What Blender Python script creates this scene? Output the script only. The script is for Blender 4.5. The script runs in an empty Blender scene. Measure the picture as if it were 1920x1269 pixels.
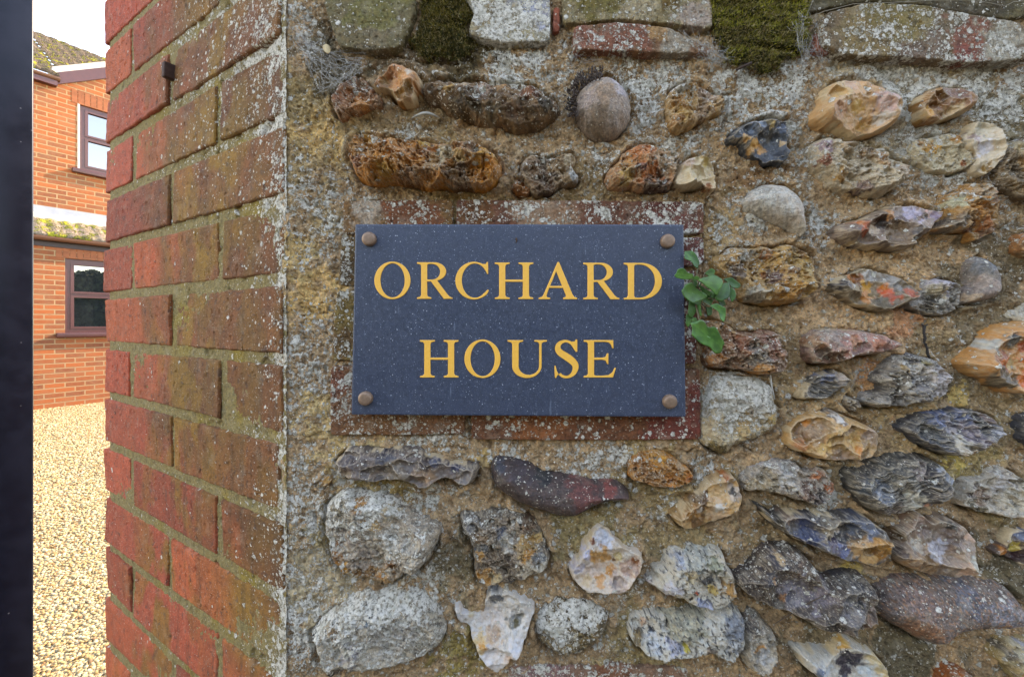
import bpy, bmesh, math, random
import numpy as np
from mathutils import Vector, Matrix

# ------------------------------------------------------------------ camera, light, exposure
S = bpy.context.scene
COL = S.collection
F_PX = 812.0                      # focal length in pixels of the 1920 px wide photograph
HOR = 605.0                       # row of the horizon
CAM = Vector((0.0, -0.4238, 1.30))
cam_d = bpy.data.cameras.new('camera')
cam = bpy.data.objects.new('camera', cam_d); COL.objects.link(cam)
cam_d.sensor_width = 36.0
cam_d.lens = F_PX / 1920.0 * 36.0
cam_d.shift_y = -(634.5 - HOR) / 1920.0
cam_d.clip_start = 0.02; cam_d.clip_end = 2000.0
cam.location = CAM
cam.rotation_euler = (math.radians(90), 0, 0)
S.camera = cam

SUN_EL = math.radians(31.0)
SUN_AZ = math.atan2(0.70, 0.72)   # direction towards the sun, from +X
sun_dir = Vector((math.cos(SUN_AZ) * math.cos(SUN_EL), math.sin(SUN_AZ) * math.cos(SUN_EL), math.sin(SUN_EL)))
sl = bpy.data.lights.new('sun', 'SUN'); sl.energy = 2.0; sl.angle = math.radians(0.5); sl.color = (1.0, 0.93, 0.82)
so = bpy.data.objects.new('sun', sl); COL.objects.link(so)
so.rotation_euler = sun_dir.to_track_quat('Z', 'Y').to_euler()
so.location = (6, 8, 8)

W = bpy.data.worlds.new('World'); S.world = W; W.use_nodes = True
wn = W.node_tree; wn.nodes.clear()
wo = wn.nodes.new('ShaderNodeOutputWorld'); wb = wn.nodes.new('ShaderNodeBackground')
sky = wn.nodes.new('ShaderNodeTexSky'); sky.sky_type = 'NISHITA'; sky.sun_disc = False
sky.sun_elevation = SUN_EL; sky.sun_rotation = math.pi / 2 - SUN_AZ
sky.air_density = 1.0; sky.dust_density = 0.0; sky.ozone_density = 1.0
wb.inputs['Strength'].default_value = 0.15
wn.links.new(sky.outputs[0], wb.inputs[0]); wn.links.new(wb.outputs[0], wo.inputs[0])

S.view_settings.view_transform = 'Standard'; S.view_settings.look = 'None'
S.view_settings.exposure = 3.12; S.view_settings.gamma = 1.0
S.view_settings.use_curve_mapping = False
S.view_settings.use_white_balance = True
S.view_settings.white_balance_temperature = 9100.0
S.view_settings.white_balance_tint = 20.0
S.render.engine = 'CYCLES'
S.cycles.max_bounces = 6

# ------------------------------------------------------------------ helpers
rng = np.random.RandomState(7)
random.seed(7)
K_ALB = np.array([1.10, 1.02, 0.92])                      # photographed colour -> surface albedo

def lin(h):
    h = h.lstrip('#')
    c = np.array([int(h[i:i + 2], 16) / 255.0 for i in (0, 2, 4)])
    return np.where(c <= 0.04045, c / 12.92, ((c + 0.055) / 1.055) ** 2.4)

def alb(h): return lin(h) * K_ALB

_P = np.random.RandomState(3).permutation(4096)
_G = np.random.RandomState(4).uniform(0, 2 * math.pi, 4096)
_GX, _GY = np.cos(_G), np.sin(_G)

def perlin(x, y, seed=0):
    x = np.asarray(x, dtype=np.float64) + seed * 17.31; y = np.asarray(y, dtype=np.float64) + seed * 9.77
    xi = np.floor(x).astype(np.int64); yi = np.floor(y).astype(np.int64)
    xf, yf = x - xi, y - yi
    def g(ix, iy, dx, dy):
        h = _P[(_P[ix & 4095] + iy) & 4095]
        return _GX[h] * dx + _GY[h] * dy
    u = xf * xf * xf * (xf * (xf * 6 - 15) + 10); v = yf * yf * yf * (yf * (yf * 6 - 15) + 10)
    a = g(xi, yi, xf, yf); b = g(xi + 1, yi, xf - 1, yf)
    c = g(xi, yi + 1, xf, yf - 1); d = g(xi + 1, yi + 1, xf - 1, yf - 1)
    return (a + u * (b - a)) * (1 - v) + (c + u * (d - c)) * v

def fbm(x, y, octv=4, seed=0, gain=0.5):
    r = 0; a = 1.0; f = 1.0
    for o in range(octv):
        r = r + a * perlin(x * f, y * f, seed + o * 5); a *= gain; f *= 2.03
    return r

def ridged(x, y, octv=3, seed=0):
    r = 0; a = 1.0; f = 1.0
    for o in range(octv):
        r = r + a * (1 - 2.2 * np.abs(perlin(x * f, y * f, seed + o * 3))); a *= 0.5; f *= 2.1
    return r

def sstep(a, b, x):
    t = np.clip((x - a) / (b - a), 0, 1)
    return t * t * (3 - 2 * t)

def wall_pt(px, py, y=0.0):
    d = y - CAM.y
    return np.array([(px - 960.0) / F_PX * d, CAM.z - (py - HOR) / F_PX * d])

def mesh_obj(name, verts, faces, mat, parent=None, smooth=True):
    me = bpy.data.meshes.new(name)
    me.from_pydata([tuple(v) for v in verts], [], [tuple(f) for f in faces])
    if smooth: me.polygons.foreach_set('use_smooth', [True] * len(me.polygons))
    if mat: me.materials.append(mat)
    o = bpy.data.objects.new(name, me); COL.objects.link(o)
    if parent: o.parent = parent
    return o

def np_mesh(name, V, Q, mat, parent=None, col=None, prm=None, smooth=True):
    """numpy verts (n,3) and quads (m,4) -> object"""
    me = bpy.data.meshes.new(name)
    n, m = len(V), len(Q); k = Q.shape[1]
    me.vertices.add(n); me.vertices.foreach_set('co', np.ascontiguousarray(V, dtype=np.float32).ravel())
    me.loops.add(m * k); me.loops.foreach_set('vertex_index', np.ascontiguousarray(Q, dtype=np.int32).ravel())
    me.polygons.add(m)
    me.polygons.foreach_set('loop_start', np.arange(m, dtype=np.int32) * k)
    me.polygons.foreach_set('loop_total', np.full(m, k, dtype=np.int32))
    me.polygons.foreach_set('use_smooth', np.full(m, smooth, dtype=bool))
    me.update(calc_edges=True)
    for nm, a in (('Col', col), ('Prm', prm)):
        if a is not None:
            at = me.attributes.new(nm, 'FLOAT_COLOR', 'POINT')
            b = np.ones((n, 4), dtype=np.float32); b[:, :a.shape[1]] = a
            at.data.foreach_set('color', b.ravel())
    if mat: me.materials.append(mat)
    o = bpy.data.objects.new(name, me); COL.objects.link(o)
    if parent: o.parent = parent
    return o

def empty(name, loc=(0, 0, 0), rz=0.0):
    o = bpy.data.objects.new(name, None); COL.objects.link(o)
    o.location = loc; o.rotation_euler = (0, 0, rz); o.empty_display_size = 0.1
    return o

def tag(o, label=None, cat=None, group=None, kind=None):
    if label: o['label'] = label
    if cat: o['category'] = cat
    if group: o['group'] = group
    if kind: o['kind'] = kind
    return o

def box(V, Fc, x0, x1, y0, y1, z0, z1):
    b = len(V)
    V += [(x0, y0, z0), (x1, y0, z0), (x1, y1, z0), (x0, y1, z0), (x0, y0, z1), (x1, y0, z1), (x1, y1, z1), (x0, y1, z1)]
    Fc += [(b, b + 3, b + 2, b + 1), (b + 4, b + 5, b + 6, b + 7), (b, b + 1, b + 5, b + 4), (b + 1, b + 2, b + 6, b + 5), (b + 2, b + 3, b + 7, b + 6), (b + 3, b, b + 4, b + 7)]

def box_obj(name, dims, mat, parent=None, bevel=0.0):
    V, Fc = [], []; box(V, Fc, *dims)
    o = mesh_obj(name, V, Fc, mat, parent, smooth=False)
    if bevel:
        bm = bmesh.new(); bm.from_mesh(o.data)
        bmesh.ops.bevel(bm, geom=bm.edges[:], offset=bevel, segments=3, affect='EDGES', profile=0.5)
        for f in bm.faces: f.smooth = True
        bm.to_mesh(o.data); bm.free()
    return o

def tube(V, Fc, pts, rad, sides=5):
    """append a tapered tube through pts; rad: one number or list"""
    pts = [Vector(p) for p in pts]; n = len(pts)
    if not hasattr(rad, '__len__'): rad = [rad] * n
    b = len(V)
    for i, p in enumerate(pts):
        t = (pts[min(i + 1, n - 1)] - pts[max(i - 1, 0)]).normalized()
        a = t.orthogonal().normalized() if i == 0 else (a - t * a.dot(t)).normalized()
        c = t.cross(a)
        for k in range(sides):
            w = 2 * math.pi * k / sides
            V.append(tuple(p + (a * math.cos(w) + c * math.sin(w)) * rad[i]))
    for i in range(n - 1):
        for k in range(sides):
            k2 = (k + 1) % sides
            Fc.append((b + i * sides + k, b + i * sides + k2, b + (i + 1) * sides + k2, b + (i + 1) * sides + k))
    Fc.append(tuple(b + k for k in reversed(range(sides)))); Fc.append(tuple(b + (n - 1) * sides + k for k in range(sides)))

# ------------------------------------------------------------------ materials
class NT:
    def __init__(s, name):
        s.m = bpy.data.materials.new(name); s.m.use_nodes = True
        s.t = s.m.node_tree; s.t.nodes.clear()
        s.out = s.n('ShaderNodeOutputMaterial'); s.b = s.n('ShaderNodeBsdfPrincipled')
        s.t.links.new(s.b.outputs[0], s.out.inputs[0])
    def n(s, t, **k):
        o = s.t.nodes.new(t)
        for a, v in k.items(): setattr(o, a, v)
        return o
    def set(s, sock, v):
        if hasattr(v, 'is_linked') or isinstance(v, bpy.types.NodeSocket): s.t.links.new(v, sock)
        else: sock.default_value = v
    def noise(s, vec, scale, detail=3, rough=0.55, dist=0.0):
        o = s.n('ShaderNodeTexNoise'); s.set(o.inputs['Vector'], vec)
        o.inputs['Scale'].default_value = scale; o.inputs['Detail'].default_value = detail
        o.inputs['Roughness'].default_value = rough; o.inputs['Distortion'].default_value = dist
        return o.outputs['Fac']
    def vor(s, vec, scale, out='Distance', feature='F1', rnd=1.0):
        o = s.n('ShaderNodeTexVoronoi'); o.feature = feature; s.set(o.inputs['Vector'], vec)
        o.inputs['Scale'].default_value = scale; o.inputs['Randomness'].default_value = rnd
        return o.outputs[out]
    def math(s, op, a, b=0.0, c=None, clamp=False):
        o = s.n('ShaderNodeMath', operation=op); o.use_clamp = clamp
        s.set(o.inputs[0], a); s.set(o.inputs[1], b)
        if c is not None: s.set(o.inputs[2], c)
        return o.outputs[0]
    def mr(s, v, a, b, c=0.0, d=1.0, smooth=True):
        o = s.n('ShaderNodeMapRange'); o.interpolation_type = 'SMOOTHSTEP' if smooth else 'LINEAR'
        s.set(o.inputs['Value'], v); s.set(o.inputs['From Min'], a); s.set(o.inputs['From Max'], b)
        s.set(o.inputs['To Min'], c); s.set(o.inputs['To Max'], d)
        return o.outputs['Result']
    def mix(s, f, a, b, blend='MIX'):
        o = s.n('ShaderNodeMix'); o.data_type = 'RGBA'; o.blend_type = blend; o.clamp_factor = True
        s.set(o.inputs[0], f)
        for i, v in ((6, a), (7, b)):
            if not isinstance(v, bpy.types.NodeSocket):
                v = tuple(v) + ((1.0,) if len(v) == 3 else ())
            s.set(o.inputs[i], v)
        return o.outputs[2]
    def ramp(s, f, stops):
        o = s.n('ShaderNodeValToRGB'); s.set(o.inputs[0], f); e = o.color_ramp.elements
        while len(e) < len(stops): e.new(0.5)
        for i, (p, c) in enumerate(stops):
            e[i].position = p; e[i].color = tuple(c) + (1.0,)
        return o.outputs[0]
    def bump(s, h, strength=1.0, dist=0.001, normal=None):
        o = s.n('ShaderNodeBump'); o.inputs['Strength'].default_value = strength
        o.inputs['Distance'].default_value = dist; s.set(o.inputs['Height'], h)
        if normal is not None: s.set(o.inputs['Normal'], normal)
        return o.outputs[0]
    def obj(s): return s.n('ShaderNodeTexCoord').outputs['Object']

def grey(v): return (v, v, v)

def masonry_material():
    """stone, brick and mortar: colour and four numbers come with the mesh
    Prm = lichen density, roughness, grain strength, bump strength"""
    t = NT('weathered_masonry')
    P = t.n('ShaderNodeNewGeometry').outputs['Position']
    ac = t.n('ShaderNodeAttribute'); ac.attribute_name = 'Col'
    ap = t.n('ShaderNodeAttribute'); ap.attribute_name = 'Prm'
    sp = t.n('ShaderNodeSeparateColor'); t.t.links.new(ap.outputs['Color'], sp.inputs[0])
    dens, rough, grain, bmp = sp.outputs[0], sp.outputs[1], sp.outputs[2], ap.outputs['Alpha']
    col = ac.outputs['Color']
    n_f = t.noise(P, 1500, 3, 0.65); n_m = t.noise(P, 420, 4, 0.6); n_l = t.noise(P, 95, 3, 0.55)
    # grain: light and dark flecks
    g = t.math('ADD', t.math('MULTIPLY', t.mr(n_f, 0.3, 0.7, -1, 1, False), 0.6), t.math('MULTIPLY', t.mr(n_m, 0.3, 0.7, -1, 1, False), 0.6))
    gm = t.math('ADD', 1.0, t.math('MULTIPLY', g, grain))
    gm = t.math('MAXIMUM', gm, 0.15)
    cc = t.n('ShaderNodeCombineColor')
    for i in range(3): t.set(cc.inputs[i], gm)
    col = t.mix(1.0, col, cc.outputs[0], 'MULTIPLY')
    mo = t.noise(P, 130, 5, 0.7); mo2 = t.noise(P, 60, 4, 0.6)
    k1 = t.math('MULTIPLY', t.mr(mo, 0.52, 0.66), t.math('MULTIPLY', grain, 1.5, clamp=True))
    col = t.mix(t.math('MULTIPLY', k1, 0.62), col, t.mix(0.5, col, (0.06, 0.045, 0.028), 'MULTIPLY'))
    dk = t.mix(1.0, col, (0.42, 0.38, 0.34), 'MULTIPLY')
    col = t.mix(t.math('MULTIPLY', t.mr(mo, 0.50, 0.36), t.math('MULTIPLY', grain, 1.7, clamp=True)), col, dk)
    lt = t.mix(0.35, col, (0.50, 0.42, 0.30))
    col = t.mix(t.math('MULTIPLY', t.mr(mo2, 0.54, 0.68), t.math('MULTIPLY', grain, 1.2, clamp=True)), col, lt)
    # small pale grains (sand, shell)
    sv = t.vor(P, 520, 'Distance'); svc = t.vor(P, 520, 'Color')
    sep = t.n('ShaderNodeSeparateColor'); t.t.links.new(svc, sep.inputs[0])
    pg = t.math('MULTIPLY', t.mr(sv, 0.42, 0.25), t.mr(sep.outputs[0], 0.86, 0.9))
    pg = t.math('MULTIPLY', pg, t.math('MULTIPLY', grain, 1.6, clamp=True))
    col = t.mix(pg, col, (0.55, 0.48, 0.36))
    dg = t.math('MULTIPLY', t.mr(sv, 0.40, 0.22), t.mr(sep.outputs[1], 0.84, 0.88))
    dg = t.math('MULTIPLY', dg, t.math('MULTIPLY', grain, 1.5, clamp=True))
    col = t.mix(t.math('MULTIPLY', dg, 0.75), col, (0.035, 0.028, 0.02))
    # white crust lichen: clumps of rounded granules at three sizes
    ll = t.noise(P, 42, 4, 0.6); lm = t.noise(P, 130, 3, 0.6)
    loc = t.math('ADD', t.mr(ll, 0.36, 0.64, -0.42, 0.42, False), t.mr(lm, 0.36, 0.64, -0.22, 0.22, False))
    D = t.math('MULTIPLY', t.math('MULTIPLY', t.math('POWER', dens, 1.7), 1.45), t.math('MAXIMUM', t.math('ADD', 1.0, t.math('MULTIPLY', loc, 1.9)), 0.05))
    mask = None
    wv = t.n('ShaderNodeVectorMath', operation='SCALE')
    nv = t.n('ShaderNodeTexNoise'); t.set(nv.inputs['Vector'], P); nv.inputs['Scale'].default_value = 520; nv.inputs['Detail'].default_value = 3
    sb = t.n('ShaderNodeVectorMath', operation='SUBTRACT'); t.t.links.new(nv.outputs['Color'], sb.inputs[0]); sb.inputs[1].default_value = (.5, .5, .5)
    t.t.links.new(sb.outputs[0], wv.inputs[0]); wv.inputs['Scale'].default_value = 0.0030
    ad = t.n('ShaderNodeVectorMath', operation='ADD'); t.t.links.new(P, ad.inputs[0]); t.t.links.new(wv.outputs[0], ad.inputs[1])
    PW = ad.outputs[0]
    for sc, pk, rr in ((175, 0.62, 0.62), (310, 0.85, 0.60), (600, 0.80, 0.55)):
        rv = t.vor(PW, sc, 'Distance'); rc = t.vor(PW, sc, 'Color')
        s2 = t.n('ShaderNodeSeparateColor'); t.t.links.new(rc, s2.inputs[0])
        rad = t.math('MULTIPLY', rr, t.math('ADD', 0.45, t.math('MULTIPLY', s2.outputs[2], 0.55)))
        spot = t.mr(t.math('SUBTRACT', rv, rad), 0.04, -0.06)
        pick = t.math('LESS_THAN', s2.outputs[0], t.math('MULTIPLY', D, pk))
        sm = t.math('MULTIPLY', spot, pick)
        mask = sm if mask is None else t.math('MAXIMUM', mask, sm)
    cr = t.noise(P, 105, 6, 0.72)
    crust = t.mr(t.math('ADD', cr, t.math('MULTIPLY', D, 0.135)), 0.605, 0.635)
    crust = t.math('MULTIPLY', crust, t.mr(D, 0.30, 0.55))
    mask = t.math('MAXIMUM', mask, crust)
    mask = t.math('MULTIPLY', mask, t.mr(n_m, 0.33, 0.43))
    lcol = t.ramp(t.noise(P, 330, 3, 0.6), [(0.34, (0.33, 0.28, 0.20)), (0.44, (0.68, 0.61, 0.49)), (0.53, (0.90, 0.83, 0.71))])
    lcol = t.mix(t.mr(n_l, 0.54, 0.64, 0, .6), lcol, (0.50, 0.45, 0.33))
    lcol = t.mix(t.mr(n_f, 0.43, 0.34, 0, .7), lcol, (0.16, 0.13, 0.09))
    col = t.mix(mask, col, lcol)
    h = t.math('ADD', t.math('MULTIPLY', n_f, 0.35), t.math('MULTIPLY', n_m, 0.9))
    h = t.math('MULTIPLY', h, bmp)
    h = t.math('ADD', h, t.math('MULTIPLY', t.math('MULTIPLY', mask, t.math('ADD', 0.45, n_f)), 0.60))
    t.set(t.b.inputs['Normal'], t.bump(h, 1.0, 0.0030))
    t.set(t.b.inputs['Base Color'], col)
    t.set(t.b.inputs['Roughness'], t.mix(mask, rough, grey(0.92)))
    t.b.inputs['Specular IOR Level'].default_value = 0.45
    return t.m

def plain(name, c, rough=0.6, metal=0.0, var=0.15, scale=60, bump=0.0, spec=0.5):
    t = NT(name); P = t.obj()
    f = t.noise(P, scale, 4, 0.6)
    col = t.mix(f, tuple(np.clip(np.array(c) * (1 - 2 * var), 0, 1)), tuple(np.clip(np.array(c) * (1 + 2 * var), 0, 1)))
    t.set(t.b.inputs['Base Color'], col); t.b.inputs['Roughness'].default_value = rough
    t.b.inputs['Metallic'].default_value = metal; t.b.inputs['Specular IOR Level'].default_value = spec
    if bump: t.set(t.b.inputs['Normal'], t.bump(f, 0.8, bump))
    return t.m

M_MAS = masonry_material()
# ------------------------------------------------------------------ flints of the wall: outline, relief (mm), kind, colours
k4 = 3.8455
TILE = dict(A=(600, 0, k4), B=(930, 0, k4), C=(1260, 0, k4), D=(1590, 0, k4), E=(1260, 310, k4), F=(1590, 310, k4),
            G=(1260, 620, k4), H=(1590, 620, k4), I=(560, 800, k4), J=(560, 939, k4), K=(850, 800, k4), L=(850, 939, k4),
            M=(1140, 939, k4), N=(1400, 939, k4), O=(1620, 939, 3.847), T=(1400, 0, 3.021), U=(900, 800, 2.706),
            V=(960, 0, 3.021), W=(520, 0, 3.022), Z=(0, 0, 1.0))
STONES = []
def stone(tile, H, kind, base, pts, patches, label):
    ox, oy, k = TILE[tile]
    p = np.array([float(v) for v in pts.split()]).reshape(-1, 2) / k + np.array([ox, oy])
    q = []
    for it in patches.split(';'):
        f = it.split()
        if len(f) >= 4: q.append((float(f[0]) / k + ox, float(f[1]) / k + oy, float(f[2]) / k, f[3]))
    STONES.append((p, H, kind, base, q, label))

stone('A', 17, 'crag', '#8a5a34', '110 690 150 620 215 580 260 555 320 570 345 620 385 640 390 690 440 700 450 770 400 790 280 825 215 840 180 880 130 850 105 770',
 '280 770 50 #d08a4a;180 700 60 #8c5a3c;240 600 50 #8a6a58;330 770 40 #c08040;150 790 40 #6a4426', 'lumpy rust brown flint under the cobweb at the top left')
stone('A', 19, 'knap', '#9a6a3e', '400 640 430 590 490 560 500 510 560 485 640 505 700 545 730 600 740 680 700 690 700 760 620 770 560 745 520 670 450 670 405 665',
 '620 620 70 #b07840;630 710 55 #7a5218;560 540 60 #a06c48;670 590 25 #d8c0a8;480 620 40 #8a6a44', 'humped orange brown flint with a wedge shaped dark scar')
stone('A', 18, 'long', '#75593a', '740 600 830 590 900 590 1000 600 1100 600 1180 598 1269 612 1419 612 1560 622 1619 690 1709 745 1720 830 1600 920 1419 950 1269 920 1150 890 1000 850 900 800 860 760 790 740 735 690',
 '950 680 55 #9a7640;1180 670 60 #a48a78;1050 620 50 #a8937c;1500 720 70 #7a4a28;1400 850 60 #7a5c44;1300 650 50 #a0784e;1050 800 110 #5c4624;1250 850 70 #5e4a2a;1610 800 50 #4c4030', 'very long brown flint bar running along the top row')
stone('B', 31, 'ball', '#9c8c80', '780 552 850 570 915 620 960 690 980 780 970 870 925 940 860 990 780 1008 700 992 630 945 585 870 572 780 585 690 625 620 700 570',
 '700 890 110 #85705c;880 640 90 #a8a0a4;760 720 90 #9c8470;640 760 60 #a29088', 'round grey ball shaped cobble standing out of the wall')
stone('C', 17, 'crag', '#b08a58', '-60 840 -40 760 -45 690 0 640 80 610 150 615 210 640 300 680 350 700 375 760 365 810 280 850 180 890 120 930 40 955 -20 960 -30 900',
 '30 770 50 #9a6820;60 850 60 #d6a860;250 700 70 #a89080;200 830 70 #8a6a4a;0 900 40 #a06a28', 'small ochre flint right of the round cobble')
stone('C', 18, 'knap', '#3e434a', '385 1000 430 965 470 930 540 895 640 870 700 860 760 880 815 870 820 960 815 1040 825 1140 790 1180 720 1170 650 1195 630 1160 560 1130 510 1100 480 1040 400 1040',
 '590 920 60 #5e6b7c;600 975 35 #2a2a2c;560 1070 45 #b08040;640 1080 40 #9a7040;500 1020 30 #a88050;690 930 25 #a08a5c;780 1040 20 #d8b890;770 1130 40 #24262c;650 900 30 #6a604a;690 1000 40 #4a4640;780 940 40 #4c5a70;650 1160 30 #2c2c30', 'small knobbly blue black flint')
stone('D', 22, 'knap', '#b0885e', '-250 860 -240 800 -180 760 -190 680 -130 610 -40 590 60 600 110 620 230 670 310 720 345 770 335 850 310 920 220 960 120 990 20 995 -60 950 -150 920 -210 900',
 '200 780 90 #a8887c;250 690 40 #8c8494;-90 680 80 #a88a60;20 800 50 #d8a860;-130 840 70 #a87c5c;180 890 50 #d8c8b8;80 940 60 #8a6430;-20 640 40 #b09078;290 830 30 #e0cdb4', 'broad tan flint with a smooth pinkish broken face')
stone('D', 16, 'knap', '#80592e', '480 720 540 680 640 650 740 650 830 690 865 740 860 800 780 840 680 870 560 900 500 900 470 840',
 '590 760 60 #7a4c1c;510 850 40 #b08038;720 740 70 #80583a;700 840 60 #a08868', 'brown flint set in white lichen near the top right')
stone('D', 17, 'knap', '#c0b098', '850 920 900 890 980 900 1040 950 1070 1040 1060 1150 1000 1240 940 1269 880 1230 900 1150 820 1060 800 980 850 960',
 '920 950 70 #c8bca4;870 1010 50 #8e7870;940 1090 60 #a8a4a8;960 1230 45 #80602c;1010 1000 50 #c8b8a0', 'pale cream flint with a rounded white right end')
stone('D', 11, 'crag', '#c8b898', '450 1040 500 1000 620 1000 720 960 800 980 830 1060 895 1120 890 1180 820 1230 700 1260 560 1240 470 1180 430 1110',
 '560 1080 50 #b08030;620 1080 25 #c08a20;500 1040 30 #a87030;740 1020 35 #b07828;800 1190 25 #a05a28;870 1110 25 #c06a28', 'rough cream flint flecked with ochre')
stone('T', 19, 'crag', '#c9b79c', '360 830 400 790 480 790 560 810 660 840 740 840 800 900 880 950 905 980 860 1050 780 1100 690 1120 560 1090 470 1060 440 1020 420 980 360 930',
 '420 850 45 #a08890;400 930 30 #8a4c34;640 890 60 #7a5a34;720 920 50 #9c7248;490 1010 35 #c89038;620 980 80 #dccab0;620 1090 50 #7c6258;550 820 40 #d8c4ac;830 980 40 #d0b8a0;500 870 30 #9a8060', 'large cream white flint with a brown hollow')
stone('T', 19, 'crag', '#7c6240', '1410 900 1440 830 1500 800 1571 790 1640 800 1650 1100 1571 1140 1480 1110 1410 1060 1400 980',
 '1480 840 40 #a89878;1540 930 50 #a87c40;1480 1000 60 #6a5230', 'streaked brown flint cut by the right edge near the top')
stone('E', 15, 'pebble', '#9a948c', '490 270 560 190 660 140 760 135 850 160 915 220 940 300 955 420 945 500 920 530 880 480 800 440 700 400 600 370 520 320',
 '620 250 100 #8c8880;880 380 60 #a89c90', 'speckled grey half moon cobble')
stone('F', 20, 'knap', '#7c6a5e', '-110 470 -60 420 80 390 180 340 250 310 330 300 440 300 540 320 610 345 620 380 560 450 490 530 420 590 360 620 220 605 60 590 -60 555 -110 520',
 '30 470 60 #9c4a24;170 410 45 #4a2c18;240 370 40 #a87850;320 420 50 #5c4438;420 350 70 #8c8494;520 340 50 #a08078;480 390 25 #4a3228;300 540 110 #7c6650;150 470 40 #c0ac98;560 380 40 #786878;430 510 50 #5c5048;20 440 30 #b0622c;210 440 40 #3a2a22', 'mauve grey flint with an orange left end')
stone('F', 22, 'crag', '#a87c48', '700 220 780 200 840 170 840 130 920 130 1000 180 1060 230 1085 330 1070 410 1010 490 960 520 900 550 870 490 800 470 720 490 600 480 560 470 640 420 720 390 690 310',
 '900 230 60 #a08870;1010 240 50 #94705c;900 340 90 #b87a30;1010 370 60 #c09050;720 280 45 #a8a890;680 440 80 #6a5a4c;960 470 50 #8a5c40;920 430 50 #b4682c;850 450 40 #70401c', 'domed golden brown flint with a wrinkled face')
stone('F', 14, 'crag', '#8a5c34', '1190 560 1220 500 1269 490 1330 500 1330 660 1250 665 1190 620', '1240 540 40 #a86c3c;1240 630 40 #6c5030', 'little brown flint cut by the right edge')
stone('F', 18, 'knap', '#7a6a54', '-135 880 -110 830 -60 800 0 780 80 750 150 745 240 770 340 820 430 880 460 930 430 980 340 1020 220 1060 120 1040 20 1000 -80 950',
 '60 820 50 #7c4a20;110 880 50 #c08a28;250 890 40 #c87020;250 950 50 #b85028;370 930 40 #b86040;180 790 70 #8c8884;300 830 70 #888480;100 940 60 #a87040;180 1015 80 #6c5c3c;-90 860 40 #504848;0 810 35 #a06020', 'grey flint lens with orange and gold broken faces')
stone('F', 17, 'crag', '#8a8580', '430 980 510 920 530 850 600 820 700 830 770 860 800 930 790 1000 740 1050 640 1080 520 1070 430 1030',
 '640 860 90 #9894a0;580 930 60 #8c8068;560 1030 90 #4a443c;650 940 25 #b0a088', 'rough blue grey flint joined to a smooth cobble')
stone('F', 15, 'pebble', '#8e827a', '835 690 900 650 970 670 1020 730 1038 820 1030 920 980 980 900 985 840 1000 805 1005 810 940 850 850 830 770',
 '920 720 80 #7e7e80;900 900 80 #9c8c84;1000 960 40 #a07c58;830 960 40 #c0a890', 'smooth mauve grey cobble half bedded in sandy mortar')
stone('E', 21, 'crag', '#a8824a', '300 690 360 640 420 600 560 590 700 600 760 590 800 570 880 590 960 620 1010 680 1030 720 1000 820 1000 900 960 950 890 990 760 1000 640 1000 540 990 460 950 480 880 440 840 380 830 310 770',
 '400 690 60 #b88c50;450 760 60 #6c5a50;520 650 60 #8c8070;680 700 80 #b88a44;700 810 55 #6c4c48;810 760 40 #7c5838;900 700 90 #b89048;860 840 80 #b88c48;560 940 70 #a09888;850 930 35 #8c7c70;780 930 90 #b07c34;660 640 40 #a0683c;940 640 40 #906020;640 800 25 #c07838;960 760 40 #d0b078', 'big craggy ochre flint right of the ivy')
stone('G', 20, 'crag', '#7c5840', '180 -60 240 -85 330 -60 420 -30 440 0 560 10 700 -10 745 10 775 80 790 180 790 250 740 300 650 315 520 290 400 270 260 260 230 200 240 120 190 60 150 0',
 '300 -30 70 #a87c4c;430 -10 35 #d0a878;300 180 70 #a86c34;560 180 90 #6c625c;650 90 90 #845444;600 285 70 #a87030;740 60 40 #c0b0a0;720 250 60 #8c7468;480 90 70 #845038;760 180 25 #a89c98', 'squarish rust brown flint below the ivy')
stone('G', 20, 'slab', '#8c6a5c', '935 75 980 30 1040 -5 1150 -15 1269 -5 1399 6 1500 40 1569 68 1592 110 1540 140 1489 150 1359 180 1230 182 1160 215 1080 235 980 225 950 180 950 120',
 '1200 90 110 #98706a;1220 80 50 #a87050;1000 160 55 #5c4028;970 60 50 #8c6448;1400 60 100 #946a60;1370 90 60 #a8684c;1560 100 50 #6c5450;1060 20 80 #86746c;1100 215 60 #5a3a20', 'flat topped pinkish brown flint with a dark hollow under it')
stone('G', 15, 'streak', '#5c5650', '900 480 910 420 960 370 1030 310 1110 290 1180 280 1250 330 1269 350 1200 400 1150 440 1060 480 980 490',
 '1080 320 60 #505c78;1010 410 60 #48443e;1180 330 50 #9c9088;1120 430 70 #4c4844', 'thin dark blue grey flint below the pinkish flat one')
stone('H', 22, 'crag', '#8c8884', '190 345 240 290 290 220 340 170 420 150 500 180 580 205 640 250 690 320 695 390 650 450 580 490 460 520 330 530 230 555 130 535 85 500 120 460 220 430 250 390',
 '560 340 120 #b0a8a8;330 260 30 #b08c48;290 330 60 #48403c;420 190 60 #50525c;470 210 30 #7c7040;260 490 110 #5c5650;420 420 90 #6c6a6c;510 480 40 #806030;420 280 50 #a8a098;640 400 50 #a09898', 'pale grey domed flint with a dark left end')
stone('H', 22, 'streak', '#4e5058', '370 700 420 650 500 610 560 580 680 570 800 565 920 580 1000 610 1050 650 1080 700 1060 750 980 790 920 820 830 870 700 895 620 870 560 840 460 790 410 740',
 '620 640 80 #50648c;800 620 80 #4c5a78;700 720 90 #6c6870;540 710 80 #54585c;480 720 40 #343638;830 740 100 #68606a;980 620 60 #7c6868;1020 730 50 #9498a4;930 680 50 #282a30;720 860 80 #5a4c38;760 850 30 #8c6030;700 780 60 #a09c94', 'blue black lens shaped flint with a pointed left end')
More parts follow.
